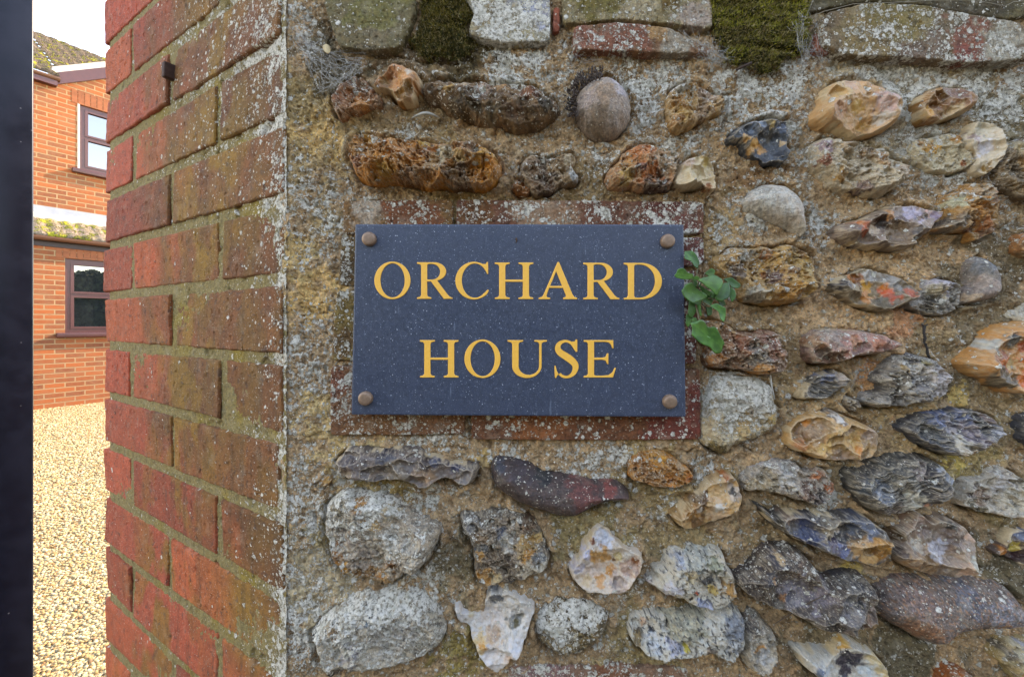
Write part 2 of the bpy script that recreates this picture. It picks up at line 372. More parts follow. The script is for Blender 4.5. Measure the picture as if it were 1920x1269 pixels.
stone('H', 23, 'streak', '#4c4844', '-10 1010 60 990 130 970 190 920 300 905 390 880 470 880 560 900 640 950 690 1010 690 1080 640 1170 560 1230 460 1260 340 1300 240 1310 160 1290 110 1260 20 1160 -5 1080',
 '280 980 120 #545048;620 1000 60 #7c8490;150 1120 80 #586270;380 1200 90 #a09c90;470 1220 30 #a8643c;430 990 70 #786864;510 1020 60 #342a28;520 1150 80 #48403c;250 1250 70 #5a4c48;60 1100 50 #485058', 'large dark grey flint with slanting streaks')
stone('H', 20, 'crag', '#b8b0a4', '780 1240 800 1160 840 1100 900 1080 1000 1060 1040 1000 1110 980 1180 1020 1269 1100 1330 1120 1330 1300 1200 1330 1100 1320 960 1300 850 1270',
 '880 1160 60 #605450;950 1180 60 #846c5c;1100 1080 90 #b8b4b4;1150 1180 90 #c4bcac;880 1285 70 #5a5240;1200 1040 50 #6c665c;1260 1260 50 #9c7450', 'chalky white flint with a brown nose at the right edge')
stone('H', 25, 'knap', '#a87848', '830 230 880 190 940 130 990 70 1040 0 1100 -30 1180 -60 1269 -70 1340 -60 1340 420 1250 430 1170 450 1120 420 1030 380 940 330 850 290',
 '1200 100 70 #b05020;1170 200 40 #c06828;1190 340 60 #c06024;1030 220 70 #a85c30;1040 260 40 #8c4018;1100 240 40 #d0b080;980 100 50 #8c8c88;1240 240 50 #b89c6c;1000 310 70 #605040;1060 360 70 #5c5040;1230 410 30 #e0a030;1090 60 50 #5c5850;1240 290 20 #3c2c1c', 'broken flint with a bright orange core at the right edge')
stone('H', 16, 'streak', '#4a4a50', '1215 690 1250 620 1300 590 1350 600 1350 820 1269 815 1215 770', '1250 700 40 #3c3c40', 'dark grey flint mostly cut by the right edge')
stone('G', 22, 'knap', '#98764c', '820 800 830 730 880 660 950 610 1030 580 1130 560 1220 600 1269 620 1330 640 1400 690 1440 780 1430 850 1390 900 1300 915 1180 915 1090 910 980 890 890 860',
 '930 750 70 #80582c;1000 700 80 #94785c;960 660 30 #b87838;1130 740 90 #9c7c50;1040 820 45 #d8b070;1240 780 35 #d0a868;1250 830 30 #a86820;1380 760 60 #a89484;1130 580 60 #5c5450;870 800 40 #a87048;1150 890 70 #8c6c50;1120 610 30 #b8b0a8;1340 720 50 #9c8474', 'glossy honey coloured flint with curved broken faces')
stone('G', 12, 'crag', '#6c6054', '1185 480 1220 450 1300 490 1310 580 1260 570 1215 530', '1240 500 30 #8c8070', 'tiny grey chip above the honey coloured flint')
stone('G', 12, 'cortex', '#b0a48e', '215 560 230 420 290 340 420 310 560 330 680 360 730 440 750 540 760 650 700 740 600 770 500 800 410 850 380 885 300 860 220 810 200 720 205 640',
 '480 660 100 #c0a880;560 480 100 #a8a096;330 540 60 #c8c4bc;300 850 70 #6c6040;690 630 50 #a08858;600 720 80 #9c8c70', 'pale lichened boulder beside the lower right corner of the sign')
stone('G', 16, 'crag', '#94887c', '490 1060 520 1020 600 960 720 930 870 940 950 1000 1000 980 1060 970 1110 1030 1155 1110 1110 1180 1060 1220 1010 1240 900 1210 830 1180 700 1150 560 1140 500 1130',
 '700 970 120 #a8a09c;640 1080 120 #8c7c64;1020 1020 45 #a8643c;1110 1120 50 #a85c30;920 1140 70 #5c4034;1010 1180 60 #4c3c38;780 1030 60 #c0bcb8', 'long lichened flint with an orange broken right tip')
stone('U', 20, 'knap', '#a88458', '960 440 1050 360 1170 270 1230 225 1280 240 1315 330 1310 390 1250 440 1130 490 1090 510 1010 490',
 '1110 350 50 #5c3a14;1060 420 40 #94642c;1090 395 18 #c0b8b0;1220 300 60 #c0a078;1180 420 60 #b89878;1280 320 40 #9c9088;1195 390 25 #d8d0c4;1270 320 18 #38302c;1100 475 50 #7c5834;1235 240 20 #b06838', 'triangular flint with a dark amber face and buff rind')
stone('U', 15, 'crag', '#9c6420', '750 190 760 150 830 130 880 108 950 130 1010 180 1050 200 1080 250 1070 275 1000 290 930 295 850 280 760 260',
 '890 140 50 #c8882c;800 200 50 #8c5820;950 240 40 #b06c1c;1050 250 25 #b06010;860 250 50 #7c5020;1000 190 30 #9c7c5c', 'small bright orange flint below the sign')
stone('K', 20, 'pebble', '#5c4a46', '270 300 290 240 350 220 430 235 560 280 680 330 800 345 920 365 1040 395 1120 400 1170 390 1220 420 1269 480 1269 520 1150 525 1050 540 980 580 880 630 780 635 660 600 560 570 450 530 360 470 290 410',
 '920 440 110 #7c4a44;1110 430 50 #904c44;500 330 100 #54484c;450 460 120 #5a463e;780 570 100 #5c4840;650 330 60 #3c3c3e;330 260 50 #50505a;1180 480 60 #6a5450', 'dark purple banana shaped stone under the sign')
stone('I', 17, 'knap', '#685c56', '265 240 320 190 370 150 450 140 560 155 680 150 780 150 870 155 930 190 1000 195 1080 240 1150 250 1230 250 1290 260 1300 310 1270 390 1180 410 1100 360 1030 355 960 410 880 425 820 385 720 355 650 365 560 385 460 365 360 350 310 300',
 '450 230 100 #5c504e;650 200 70 #45424a;700 280 100 #74685c;930 320 75 #7c6450;930 230 50 #4a3c36;1000 220 40 #484c60;1130 270 50 #3c4058;1220 330 80 #68605c;560 290 60 #6c6058;360 310 50 #5c4c3c;940 340 25 #a88c78', 'long smooth grey brown flint with a rounded bulb below the sign')
stone('I', 24, 'layer', '#968e86', '185 700 200 620 190 560 250 500 320 460 400 450 480 480 560 470 660 480 740 550 800 620 880 660 960 660 1020 720 1015 820 970 900 930 960 850 1030 790 1020 740 1080 680 1130 600 1120 500 1080 420 1100 350 1070 290 980 240 900 210 820',
 '400 760 100 #8c827c;480 950 110 #908680;700 800 110 #9c9a98;870 850 110 #989490;560 650 60 #c8a878;680 580 60 #d0c0a0;290 920 60 #7c5014;340 990 50 #a07018;430 1070 80 #6c4814;620 1060 60 #9c7c58;680 960 55 #7c5838;480 520 60 #9c703c;300 560 90 #807868;260 840 45 #7c4c18;600 1080 30 #b06c20;540 640 30 #b8823c;620 1110 70 #7c5828;540 1040 50 #6c4a1c', 'large grey flint with an amber rim showing under its crust')
stone('J', 18, 'cortex', '#b0aaa0', '90 930 140 880 220 800 280 740 380 690 500 640 620 640 760 640 880 650 970 720 1020 800 1060 880 1050 980 980 1060 900 1110 780 1150 660 1180 520 1200 400 1200 320 1210 300 1240 240 1250 190 1180 140 1120 130 1040 95 980',
 '540 780 42 #4c6478;620 780 35 #c8a878;130 930 50 #5c6870;280 1190 55 #8c7c70;700 900 200 #aaa8a6;400 1000 100 #a8a8b0;280 890 50 #8c7458;250 1000 100 #c0b8ac;700 720 80 #b8a48c', 'largest pale lichened boulder at the lower left with a blue grey chip')
stone('L', 22, 'crag', '#76685a', '40 100 80 60 200 80 340 70 460 60 560 110 620 190 660 280 695 380 685 460 620 500 500 550 430 570 360 560 310 590 240 600 170 570 155 480 150 380 120 280 60 200',
 '200 230 50 #6c4c2c;220 310 60 #50565e;190 370 50 #b07c34;330 360 100 #5c4a3a;230 520 70 #a07030;310 530 50 #c8b088;530 280 80 #a07c44;530 150 60 #6c4c34;540 360 50 #c08434;540 450 70 #c8b8a0;420 500 60 #4a3826;620 390 50 #707478;620 250 40 #c09858;340 200 40 #484e5c;120 130 70 #787470;640 460 50 #d0c4b0;380 270 60 #8c8880;70 200 35 #4a3420', 'chunky flint mottled brown ochre and cream')
stone('L', 20, 'knap', '#b0a294', '830 460 870 410 920 390 930 320 990 240 1060 165 1110 200 1160 270 1225 325 1315 350 1365 390 1345 470 1305 550 1245 620 1175 655 1090 645 1020 655 950 630 900 590 860 540',
 '1080 260 70 #b4b8c4;960 360 50 #9ca0b8;1000 270 22 #7c3c18;1050 400 80 #a87c48;1180 400 40 #d8c090;1140 510 45 #a87848;1010 500 80 #a8968a;950 560 40 #d0b898;1060 570 40 #b08458;1280 460 70 #8c7468;1180 600 80 #988880;890 460 50 #8c8890;1160 430 15 #6c4418;1300 420 22 #70401c;1250 380 40 #c0b8b0', 'grey white star shaped flint with a peaked top')
stone('L', 22, 'knap', '#b4b0ac', '0 760 40 770 90 830 180 850 230 780 245 640 330 660 420 640 520 680 580 740 570 830 540 900 510 990 480 1050 420 1080 370 1150 320 1195 250 1150 190 1090 130 980 125 900 40 860',
 '290 840 90 #b8b0ac;290 950 60 #a8907c;300 690 60 #60646a;450 840 60 #70706c;450 860 25 #5a5030;200 1000 60 #d0b488;300 1080 100 #a8a4a4;450 960 60 #b8b8bc;60 820 50 #c0c0c4;220 1010 25 #c08430;130 840 20 #d8ccb4;420 1060 45 #a89080', 'white horn shaped flint narrowing downward')
stone('L', 9, 'cortex', '#7c6c50', '600 840 650 740 760 700 900 690 1040 720 1120 790 1110 880 1070 960 1000 1030 900 1090 780 1100 680 1070 610 980 590 900',
 '900 960 90 #6c5c3c;700 880 60 #98968c;840 930 50 #a09c90', 'brown boulder almost hidden by mortar and lichen near the bottom')
stone('M', 20, 'speck', '#c8c0b0', '260 575 330 540 330 480 420 440 430 350 560 340 700 330 820 350 850 450 900 520 910 640 880 700 800 745 720 755 620 730 500 680 420 665 340 620',
 '420 590 70 #ccc8cc;560 480 50 #d8c4a0;700 540 45 #74706c;640 370 110 #8c8c84;740 420 60 #80806c;840 600 60 #c8985c;720 610 40 #d8b870;600 605 16 #b84c18;650 700 60 #9ca0b0;560 640 18 #4c4030;290 580 30 #a89c98;490 390 50 #80848c', 'white flint peppered with black dots and one orange spot')
stone('M', 19, 'speck', '#aaa69c', '150 900 190 830 270 800 380 800 520 790 660 790 800 780 900 760 960 800 970 880 945 1000 920 1080 880 1120 800 1090 700 1040 560 1060 400 1075 280 1070 200 1010 150 950',
 '250 860 30 #c8a890;300 910 22 #3c4048;670 980 45 #7c6c5c;430 950 60 #8c90a0;510 955 20 #c8b048;320 960 60 #b8bcc0;880 860 90 #70747a;860 980 70 #8c8e90;200 950 40 #7c6848;520 820 140 #8c8878', 'long pitted grey white flint near the bottom edge')
stone('N', 16, 'crag', '#9c9488', '-40 830 20 780 80 800 130 880 200 960 200 1080 120 1180 0 1180 -60 1080 -60 940', '40 1000 40 #b07c44;-20 830 40 #503420;90 1060 60 #b4b4b4;0 860 60 #6c6460', 'small grey and orange flint at the bottom')
stone('N', 25, 'knap', '#55504e', '70 45 110 35 190 110 230 60 300 70 480 90 520 75 680 95 820 90 900 150 975 205 950 260 945 390 890 440 820 435 720 400 620 370 500 340 420 290 320 250 240 200 160 140',
 '380 130 90 #50505a;400 220 90 #38405a;540 160 80 #746a5c;640 200 24 #d0c0b0;840 290 100 #8c6430;720 290 70 #8c6c48;820 390 60 #9c7c54;800 120 100 #545c6c;560 270 60 #484050;270 90 50 #7c6454;620 310 50 #4c5474;900 330 40 #805828;120 90 40 #2c2418;200 130 30 #443824', 'boat shaped glossy dark flint with an amber right half')
stone('N', 26, 'slab', '#54473f', '30 490 90 400 160 320 230 330 320 320 400 370 470 440 500 540 580 560 660 530 780 520 850 540 855 620 860 740 850 800 760 830 640 885 540 870 430 850 330 780 220 740 80 700 -20 640 -90 570 -80 520',
 '330 400 80 #5c483c;160 380 45 #46424c;110 500 50 #40404c;120 500 22 #8c6c50;180 360 25 #a88c68;300 590 120 #74707a;450 620 100 #706870;700 580 90 #48464a;640 700 100 #6a6668;760 780 70 #6c5444;80 630 80 #4c3824;500 810 90 #40342a;710 655 22 #1c1c18;820 680 40 #80706a;210 640 30 #a06c44', 'large dark purple brown flint with a frosted face')
stone('O', 23, 'gran', '#80716a', '70 700 120 630 200 580 330 560 520 560 700 560 860 560 980 590 1060 650 1095 740 1080 830 1030 880 940 890 800 890 680 900 580 920 480 990 400 1000 300 930 200 890 100 810 60 760',
 '300 850 120 #946a50;640 640 100 #70707a;860 760 120 #86848c;300 650 120 #86706a;500 920 80 #9c6c4c;1000 800 80 #9c9498;850 830 60 #a07858;1070 780 20 #b08040', 'biggest smooth granular boulder in pink and grey')
stone('O', 22, 'knap', '#7c6a5c', '150 320 200 290 200 190 290 150 330 90 400 85 470 150 490 115 560 100 640 140 700 180 745 240 730 340 700 420 690 460 620 490 540 510 420 500 340 490 270 450 200 400 150 360',
 '370 160 80 #7c6458;560 220 90 #6a5850;340 390 110 #8c6c4c;300 270 50 #948878;440 330 55 #a8a8b0;620 430 60 #9c7c68;700 220 40 #9c8070;180 330 40 #54443c;650 380 40 #908c80;560 150 28 #3c3834;220 220 40 #5c4020;480 300 60 #8a8890', 'scallop edged brown flint with several shell like scars')
stone('O', 16, 'knap', '#5c4c44', '1000 330 1030 220 1100 200 1200 210 1220 400 1150 440 1080 430 1020 380 920 370 920 350', '1110 220 50 #5c6478;1060 310 40 #a08c40;980 360 40 #a8682c;1090 390 40 #3c2024;1000 240 50 #6c6450', 'dark flint with a rusty streak at the right edge')
stone('O', 20, 'crag', '#a08c60', '940 1080 1000 1000 1080 1010 1154 990 1220 1000 1220 1330 1100 1280 1010 1200 960 1150', '1050 1060 60 #c0b498;990 1050 50 #6c6458;1120 1220 30 #c08440;1120 1040 40 #a8a8b0;1080 1150 60 #b09858', 'buff flint in the lower right corner')
stone('N', 22, 'knap', '#a8a49c', '330 1060 420 1050 500 1080 640 1050 690 980 780 1010 880 1060 950 1130 980 1230 985 1330 600 1330 480 1230 380 1160',
 '760 1150 90 #48424c;880 1080 60 #d8c49c;940 1200 50 #d0bc94;480 1160 60 #5c6c84;630 1010 70 #b8904c;560 1200 60 #b0b8c0;870 1230 50 #b8c4cc;720 1250 50 #4c4650;680 1075 35 #342c30', 'black and white flint with a cream rind at the bottom edge')
stone('O', 16, 'crag', '#a85c24', '580 1230 640 1190 720 1210 760 1269 770 1330 560 1330', '640 1240 30 #c87028;600 1290 30 #8c8c88', 'orange flint cut by the bottom edge')
stone('I', 7, 'crag', '#b08850', '130 410 210 350 245 370 235 400 180 430', '200 380 30 #b88c54', 'small buff chip between the pier and the grey flint')
stone('V', 16, 'crag', '#8c7050', '45 960 60 900 130 880 180 910 270 890 330 870 360 900 330 960 380 1010 360 1050 280 1050 220 1100 130 1110 80 1080 40 1010',
 '80 930 40 #b09070;180 930 40 #5c4a3c;320 920 40 #b8a890;150 1000 80 #7c6048;200 1060 70 #5c3c20;360 990 40 #94989c;220 960 30 #a88c6c', 'small knobbly brown flint between two orange ones above the sign')
stone('V', 12, 'crag', '#a8682c', '0 1060 40 1030 100 1060 95 1100 40 1110', '50 1070 20 #c08040', 'tiny rust chip above the top edge of the sign')
stone('V', 20, 'crag', '#b08058', '530 1020 560 960 600 920 640 860 720 820 790 830 830 870 900 860 950 880 930 950 915 1010 895 1060 890 1080 800 1090 680 1080 560 1070',
 '720 860 70 #b86c34;620 960 60 #a87438;860 940 80 #c0a080;760 1010 70 #b8682c;700 970 28 #6c2c14;850 910 14 #5c3c34;630 1020 45 #c09850;800 1080 80 #5c3414;900 900 45 #b89c80;840 1035 18 #c06818', 'orange and cream flint above the right end of the sign')
stone('V', 20, 'knap', '#c8b08c', '905 1060 928 1000 965 920 1040 885 1110 900 1140 970 1150 1060 1135 1090 1090 1080 1080 1050 1000 1070 940 1080',
 '1030 980 80 #d4c09c;1100 1065 26 #8c5020;980 940 40 #c0a898;1080 930 30 #d0b878', 'pale cream flint butted against the orange and cream one')
stone('W', 24, 'crag', '#a86a1c', '415 800 450 765 520 760 600 790 720 800 840 810 900 830 1000 820 1060 810 1140 820 1220 870 1270 930 1265 980 1230 1060 1150 1075 1020 1070 860 1070 760 1050 640 1040 540 1050 460 1010 430 950 410 870',
 '560 870 100 #a86c1c;640 950 90 #c88020;740 890 90 #b0702c;850 830 45 #d8a848;900 960 60 #b0885c;960 900 60 #a8987c;1080 860 60 #7c5430;1180 930 70 #c88c28;1020 1020 100 #6c4410;760 1040 70 #7c4c10;480 950 40 #8c4c14;460 850 40 #9c6c30;520 790 40 #c89038;1130 890 28 #5c3c1c;860 880 40 #9c5c20;640 1000 50 #d89c34;1050 930 35 #d8b070;1200 980 50 #c07818', 'large golden orange flint above the left end of the sign')
# ------------------------------------------------------------------ flint wall
def chaikin(p, n=1):
    for _ in range(n):
        q = np.roll(p, -1, 0)
        f = np.minimum(0.22, 5.0 / (np.hypot(*(q - p).T) + 1e-9))[:, None]
        p = np.stack([p * (1 - f) + q * f, p * f + q * (1 - f)], 1).reshape(-1, 2)
    return p

def sdist(X, Y, poly):
    """signed distance, positive inside"""
    sh = X.shape; x = X.ravel(); y = Y.ravel()
    best = np.full(x.shape, 1e18); ins = np.zeros(x.shape, bool)
    n = len(poly)
    for i in range(n):
        ax, ay = poly[i]; bx, by = poly[(i + 1) % n]
        dx, dy = bx - ax, by - ay; L = dx * dx + dy * dy + 1e-12
        t = np.clip(((x - ax) * dx + (y - ay) * dy) / L, 0, 1)
        best = np.minimum(best, (x - ax - t * dx) ** 2 + (y - ay - t * dy) ** 2)
        c = ((ay > y) != (by > y)) & (x < (bx - ax) * (y - ay) / (by - ay + 1e-12) + ax)
        ins ^= c
    d = np.sqrt(best)
    return np.where(ins, d, -d).reshape(sh)

MM = 0.4238 / F_PX * 1000.0       # mm per photograph pixel in the wall's plane

KIND = {  # lichen, roughness, grain, bump, scoops, crag(mm share), dome edge share
    'knap':   (0.12, 0.42, 0.15, 0.25, 8, 0.05, 0.50),
    'crag':   (0.24, 0.58, 0.38, 0.75, 5, 0.17, 0.62),
    'streak': (0.12, 0.42, 0.30, 0.55, 5, 0.08, 0.62),
    'pebble': (0.15, 0.68, 0.36, 0.60, 0, 0.03, 0.90),
    'gran':   (0.16, 0.62, 0.55, 0.80, 0, 0.03, 0.80),
    'ball':   (0.12, 0.75, 0.34, 0.55, 0, 0.00, 1.00),
    'cortex': (0.80, 0.85, 0.34, 1.00, 2, 0.14, 0.70),
    'long':   (0.22, 0.60, 0.40, 0.80, 4, 0.10, 0.80),
    'slab':   (0.24, 0.50, 0.36, 0.70, 3, 0.06, 0.45),
    'layer':  (0.55, 0.55, 0.42, 0.80, 4, 0.08, 0.45),
    'speck':  (0.12, 0.62, 0.20, 0.80, 4, 0.12, 0.60),
}

def paint(X, Y, base, patches, seed, warp=0.35, var=0.16, hp=0.0):
    """albedo per vertex: base colour with irregular patches (photograph pixels)"""
    c = np.broadcast_to(alb(base), X.shape + (3,)).copy()
    cx, cy = X[0], Y[:, 0]
    for i, (px, py, r, h) in enumerate(patches):
        ix = np.where(np.abs(cx - px) < r * 2.2 + 6)[0]; iy = np.where(np.abs(cy - py) < r * 2.2 + 6)[0]
        if len(ix) == 0 or len(iy) == 0: continue
        sl = (slice(iy[0], iy[-1] + 1), slice(ix[0], ix[-1] + 1))
        x, y = X[sl], Y[sl]
        if np.ndim(hp): xq, yq = x + 0.5 * hp[sl], y + 0.8 * hp[sl]
        else: xq, yq = x, y
        wx = fbm(xq / (r * 0.8 + 3), yq / (r * 0.8 + 3), 4, seed + i * 3) * r * warp * 2.6
        wy = fbm(xq / (r * 0.8 + 3), yq / (r * 0.8 + 3), 4, seed + 50 + i * 3) * r * warp * 2.6
        d = np.hypot(x + wx - px, y + wy - py) / r
        w = sstep(1.15, 0.70, d)[..., None]
        c[sl] = c[sl] * (1 - w) + alb(h) * w
    X = X + 0.55 * hp; Y = Y + 0.9 * hp
    b = 1 + var * 1.3 * fbm(X / 16.0, Y / 16.0, 3, seed + 90) + var * 1.2 * fbm(X / 4.6, Y / 4.6, 3, seed + 95)
    t = 0.14 * fbm(X / 9.0, Y / 9.0, 3, seed + 120)
    c = c * b[..., None] * np.stack([1 + t, np.ones_like(t), 1 - t], -1)
    return np.clip(c, 0.006, 0.9)

def grid_quads(mask_idx, ny, nx):
    a = mask_idx[:-1, :-1]; b = mask_idx[:-1, 1:]; c = mask_idx[1:, 1:]; d = mask_idx[1:, :-1]
    ok = (a >= 0) & (b >= 0) & (c >= 0) & (d >= 0)
    return np.stack([a[ok], d[ok], c[ok], b[ok]], 1)

def build_stone(i, spec, parent, name='flint', step=1.05):
    poly, H, kind, base, patches, label = spec
    H = H * (0.80 if kind == 'ball' else 1.40)
    lich, rough, grain, bmp, nsc, cr, edge = KIND[kind]
    R = np.random.RandomState(100 + i)
    poly = chaikin(poly, 1)
    lo = poly.min(0) - 5; hi = poly.max(0) + 5
    size = hi - lo - 10; sz = float(min(size)); L = float(max(size))
    xs = np.arange(lo[0], hi[0] + step, step); ys = np.arange(lo[1], hi[1] + step, step)
    X, Y = np.meshgrid(xs, ys)
    rgh = 0.4 if kind in ('ball', 'pebble', 'gran') else 1.0
    wx = rgh * (5.0 * fbm(X / 24, Y / 24, 2, i * 7 + 1) + 1.5 * fbm(X / 8, Y / 8, 2, i * 7 + 5))
    wy = rgh * (5.0 * fbm(X / 24, Y / 24, 2, i * 7 + 2) + 1.5 * fbm(X / 8, Y / 8, 2, i * 7 + 6))
    d = sdist(X + wx, Y + wy, poly) + (1.8 if kind != 'ball' else 0.0)
    dm = max(d.max(), 4.0); w = dm * edge
    t = np.clip(d / w, 0, 1)
    if kind == 'ball': dome = H * np.sqrt(np.clip(1 - (1 - t) ** 2, 0, 1))
    else:
        dome = H * (1 - (1 - t) ** 2.3) ** 0.72
        yn = (Y - lo[1]) / (hi[1] - lo[1]); xn = (X - lo[0]) / (hi[0] - lo[0]) - 0.5
        dome = dome * (0.80 + 0.36 * yn + R.uniform(-0.25, 0.25) * xn)
    h = dome.copy(); fid = np.zeros(X.shape, int)
    # curved fracture scars, large then small
    ins = np.argwhere(d > dm * 0.10)
    anis = math.radians(R.uniform(-25, 15))
    nsm = {'knap': 4, 'crag': 20, 'slab': 6, 'layer': 8, 'streak': 8, 'speck': 8, 'long': 10, 'cortex': 4}.get(kind, 0)
    nsm = int(nsm * min(2.0, L / 130.0)) if nsc else 0
    for k in range(nsc + nsm):
        if len(ins) == 0: break
        big = k < nsc
        cy, cx = ins[R.randint(len(ins))]
        px, py = X[cy, cx], Y[cy, cx]
        z0 = h[cy, cx] * (R.uniform(0.60, 0.88) if big else R.uniform(0.80, 0.93))
        ang = anis + R.uniform(-.6, .6)
        ca, sa = math.cos(ang), math.sin(ang)
        qx = X + 2.2 * fbm(X / 12, Y / 12, 2, i + k * 3 + 200) * 2; qy = Y + 2.2 * fbm(X / 12, Y / 12, 2, i + k * 3 + 201) * 2
        ux = (qx - px) * ca + (qy - py) * sa; uy = -(qx - px) * sa + (qy - py) * ca
        a = sz * (R.uniform(0.34, 0.85) if big else R.uniform(0.10, 0.26)); b = a * R.uniform(0.45, 1.0)
        g = 0.45 if big else 0.2
        gx, gy = R.uniform(-g, g), R.uniform(-g, g * 0.6)
        rip = 0.10 * np.sin(np.hypot(ux, uy) / 2.8 + R.uniform(0, 6)) if (kind == 'knap' and big) else 0
        amp = H * 0.70 if big else H * 0.22
        sc = z0 + amp * ((ux / a) ** 2 + (uy / b) ** 2) + (gx * ux + gy * uy) * MM + rip + 0.25 * fbm(X / 10, Y / 10, 2, i + k)
        m = sc < h
        fid[m] = k + 1
        h = np.where(m, sc, h)
    nsc = nsc + nsm
    if kind == 'streak':
        ca, sa = math.cos(anis), math.sin(anis)
        ux = X * ca + Y * sa; uy = -X * sa + Y * ca
        ww = 5 * fbm(X / 30, Y / 30, 2, i + 4)
        st = 1.5 * fbm(ux / 46, (uy + 2.2 * ww) / 8.0, 4, i) + 0.5
        h = h + (st - 0.5) * H * 0.13 * t ** 0.5 + 0.35 * fbm(X / 5, Y / 5, 3, i + 3)
        strk = st
    elif kind in ('crag', 'cortex', 'long', 'layer', 'speck'):
        h = h + H * cr * t ** 0.4 * (ridged(X / 24 + 0.3 * fbm(X / 12, Y / 12, 2, i), Y / 19, 3, i) - 0.55) + 0.8 * fbm(X / 5, Y / 5, 3, i + 3)
        if kind in ('crag', 'speck'):
            pit = sstep(0.30, 0.48, fbm(X / 11, Y / 11, 2, i + 31)) * H * 0.16
            h = h - pit * (t > 0.15)
    else:
        h = h + H * cr * fbm(X / 16, Y / 16, 4, i) * 1.3 * t ** 0.5
        if kind == 'slab': h = h + 0.5 * fbm(X / 4, Y / 4, 3, i + 3)
    if kind == 'layer':   # a crust broken back along the lower edge
        cyl = (Y - lo[1]) / (hi[1] - lo[1]) + 0.16 * fbm(X / 26, Y / 26, 3, i) - 0.12 * np.cos((X - lo[0]) / (hi[0] - lo[0]) * 6.28)
        h = h - sstep(0.78, 0.81, cyl) * H * 0.24
    h = h + 0.10 * fbm(X / 3, Y / 3, 2, i + 8)
    out = d < 0
    h = np.where(out, -np.minimum(-d * 3.0, 9.0), np.maximum(h, 0.0))
    # colour
    hq = np.maximum(h, 0) / MM
    c = paint(X, Y, base, patches, i * 11 + 3, var={'ball': 0.14, 'knap': 0.22}.get(kind, 0.30), hp=np.maximum(h, 0) / MM)
    jit = R.uniform(0.72, 1.28, nsc + 2)
    c = c * jit[np.clip(fid, 0, nsc + 1)][..., None]
    lap = (np.roll(h, 1, 0) + np.roll(h, -1, 0) + np.roll(h, 1, 1) + np.roll(h, -1, 1) - 4 * h)
    rid = sstep(0.10, 0.75, -lap) * (d > 2.5)
    if kind in ('knap', 'streak', 'slab', 'crag', 'layer'):
        pale = c * 0.45 + alb('#cdbfa8') * 0.55
        c = c * (1 - 0.55 * rid[..., None]) + pale * 0.55 * rid[..., None]
    if kind in ('knap', 'streak', 'slab') and R.uniform() < 0.8:      # pale rind left along part of the outline
        rw = 4.5 + 3.0 * fbm(X / 10, Y / 10, 3, i + 140)
        rm_ = sstep(1.0, 0.6, d / rw) * sstep(-0.02, 0.10, fbm(X / 34, Y / 34, 2, i + 150)) * (d > 0)
        c = c * (1 - 0.8 * rm_[..., None]) + alb('#c4b090') * 0.8 * rm_[..., None]
    if kind == 'streak':
        q = np.clip(0.5 + 0.75 * (strk - 0.55), 0.0, 1.0)[..., None]
        c = c * (0.70 + 0.6 * q)
    if kind in ('cortex', 'layer'):
        c = c * np.array([1.06, 1.0, .90]) * (1.0 + 0.85 * fbm((X + .5 * hq) / 7.0, (Y + .8 * hq) / 7.0, 4, i + 33) + 0.4 * fbm(X / 30, Y / 30, 2, i + 35))[..., None]
    if kind in ('speck', 'cortex'):
        s = sstep(0.26, 0.36, fbm(X / 4.6, Y / 4.6, 2, i + 61)) * (0.85 if kind == 'speck' else 0.5)
        c = c * (1 - s[..., None]) + alb('#34343a') * s[..., None]
    if kind in ('pebble', 'gran', 'ball'):
        f = fbm(X / 3.2, Y / 3.2, 2, i + 71)
        c = c * (1 + (0.75 if kind == 'gran' else 0.42) * f)[..., None]
        if kind == 'gran':
            f2 = sstep(0.1, 0.35, fbm(X / 5.0, Y / 5.0, 2, i + 75))[..., None] * 0.6
            c = c * (1 - f2) + alb('#a8744c') * f2
    lum = np.clip(c @ np.array([.3, .55, .15]), 0.004, 1)[..., None]
    c = np.clip((lum + (c - lum) * 1.0) * (lum / 0.24) ** 0.30, 0.006, 4.0)
    c = c * np.minimum(1.0, 0.50 / c.max(-1, keepdims=True))
    P = np.zeros(X.shape + (4,))
    # lichen likes the upper shoulder of a stone
    up = 0.5 + 0.5 * np.clip(1 - 2 * (Y - lo[1]) / (hi[1] - lo[1]), -1, 1)
    P[..., 0] = np.clip(lich * (0.3 + 0.8 * up) + (0.50 if lich > 0.2 else 0.12) * lichen_density(X, Y) * up, 0, 1)
    P[..., 1] = np.clip(rough + 0.10 * fbm(X / 12, Y / 12, 2, i) - 0.08 * (fid > 0) * (kind == 'knap'), 0.22, 1)
    P[..., 2] = grain; P[..., 3] = bmp
    keep = d > -4.0
    idx = np.full(X.shape, -1); idx[keep] = np.arange(keep.sum())
    y0 = -0.30 * H / 1000.0
    dep = y0 - CAM.y
    VX = (X - 960.0) / F_PX * dep; VZ = CAM.z - (Y - HOR) / F_PX * dep
    Vv = np.stack([VX[keep], -h[keep] / 1000.0 - 0.0005, VZ[keep]], 1)
    Q = grid_quads(idx, *X.shape)
    o = np_mesh(name, Vv, Q, M_MAS, parent, c[keep], P[keep])
    o['label'] = label
    return o

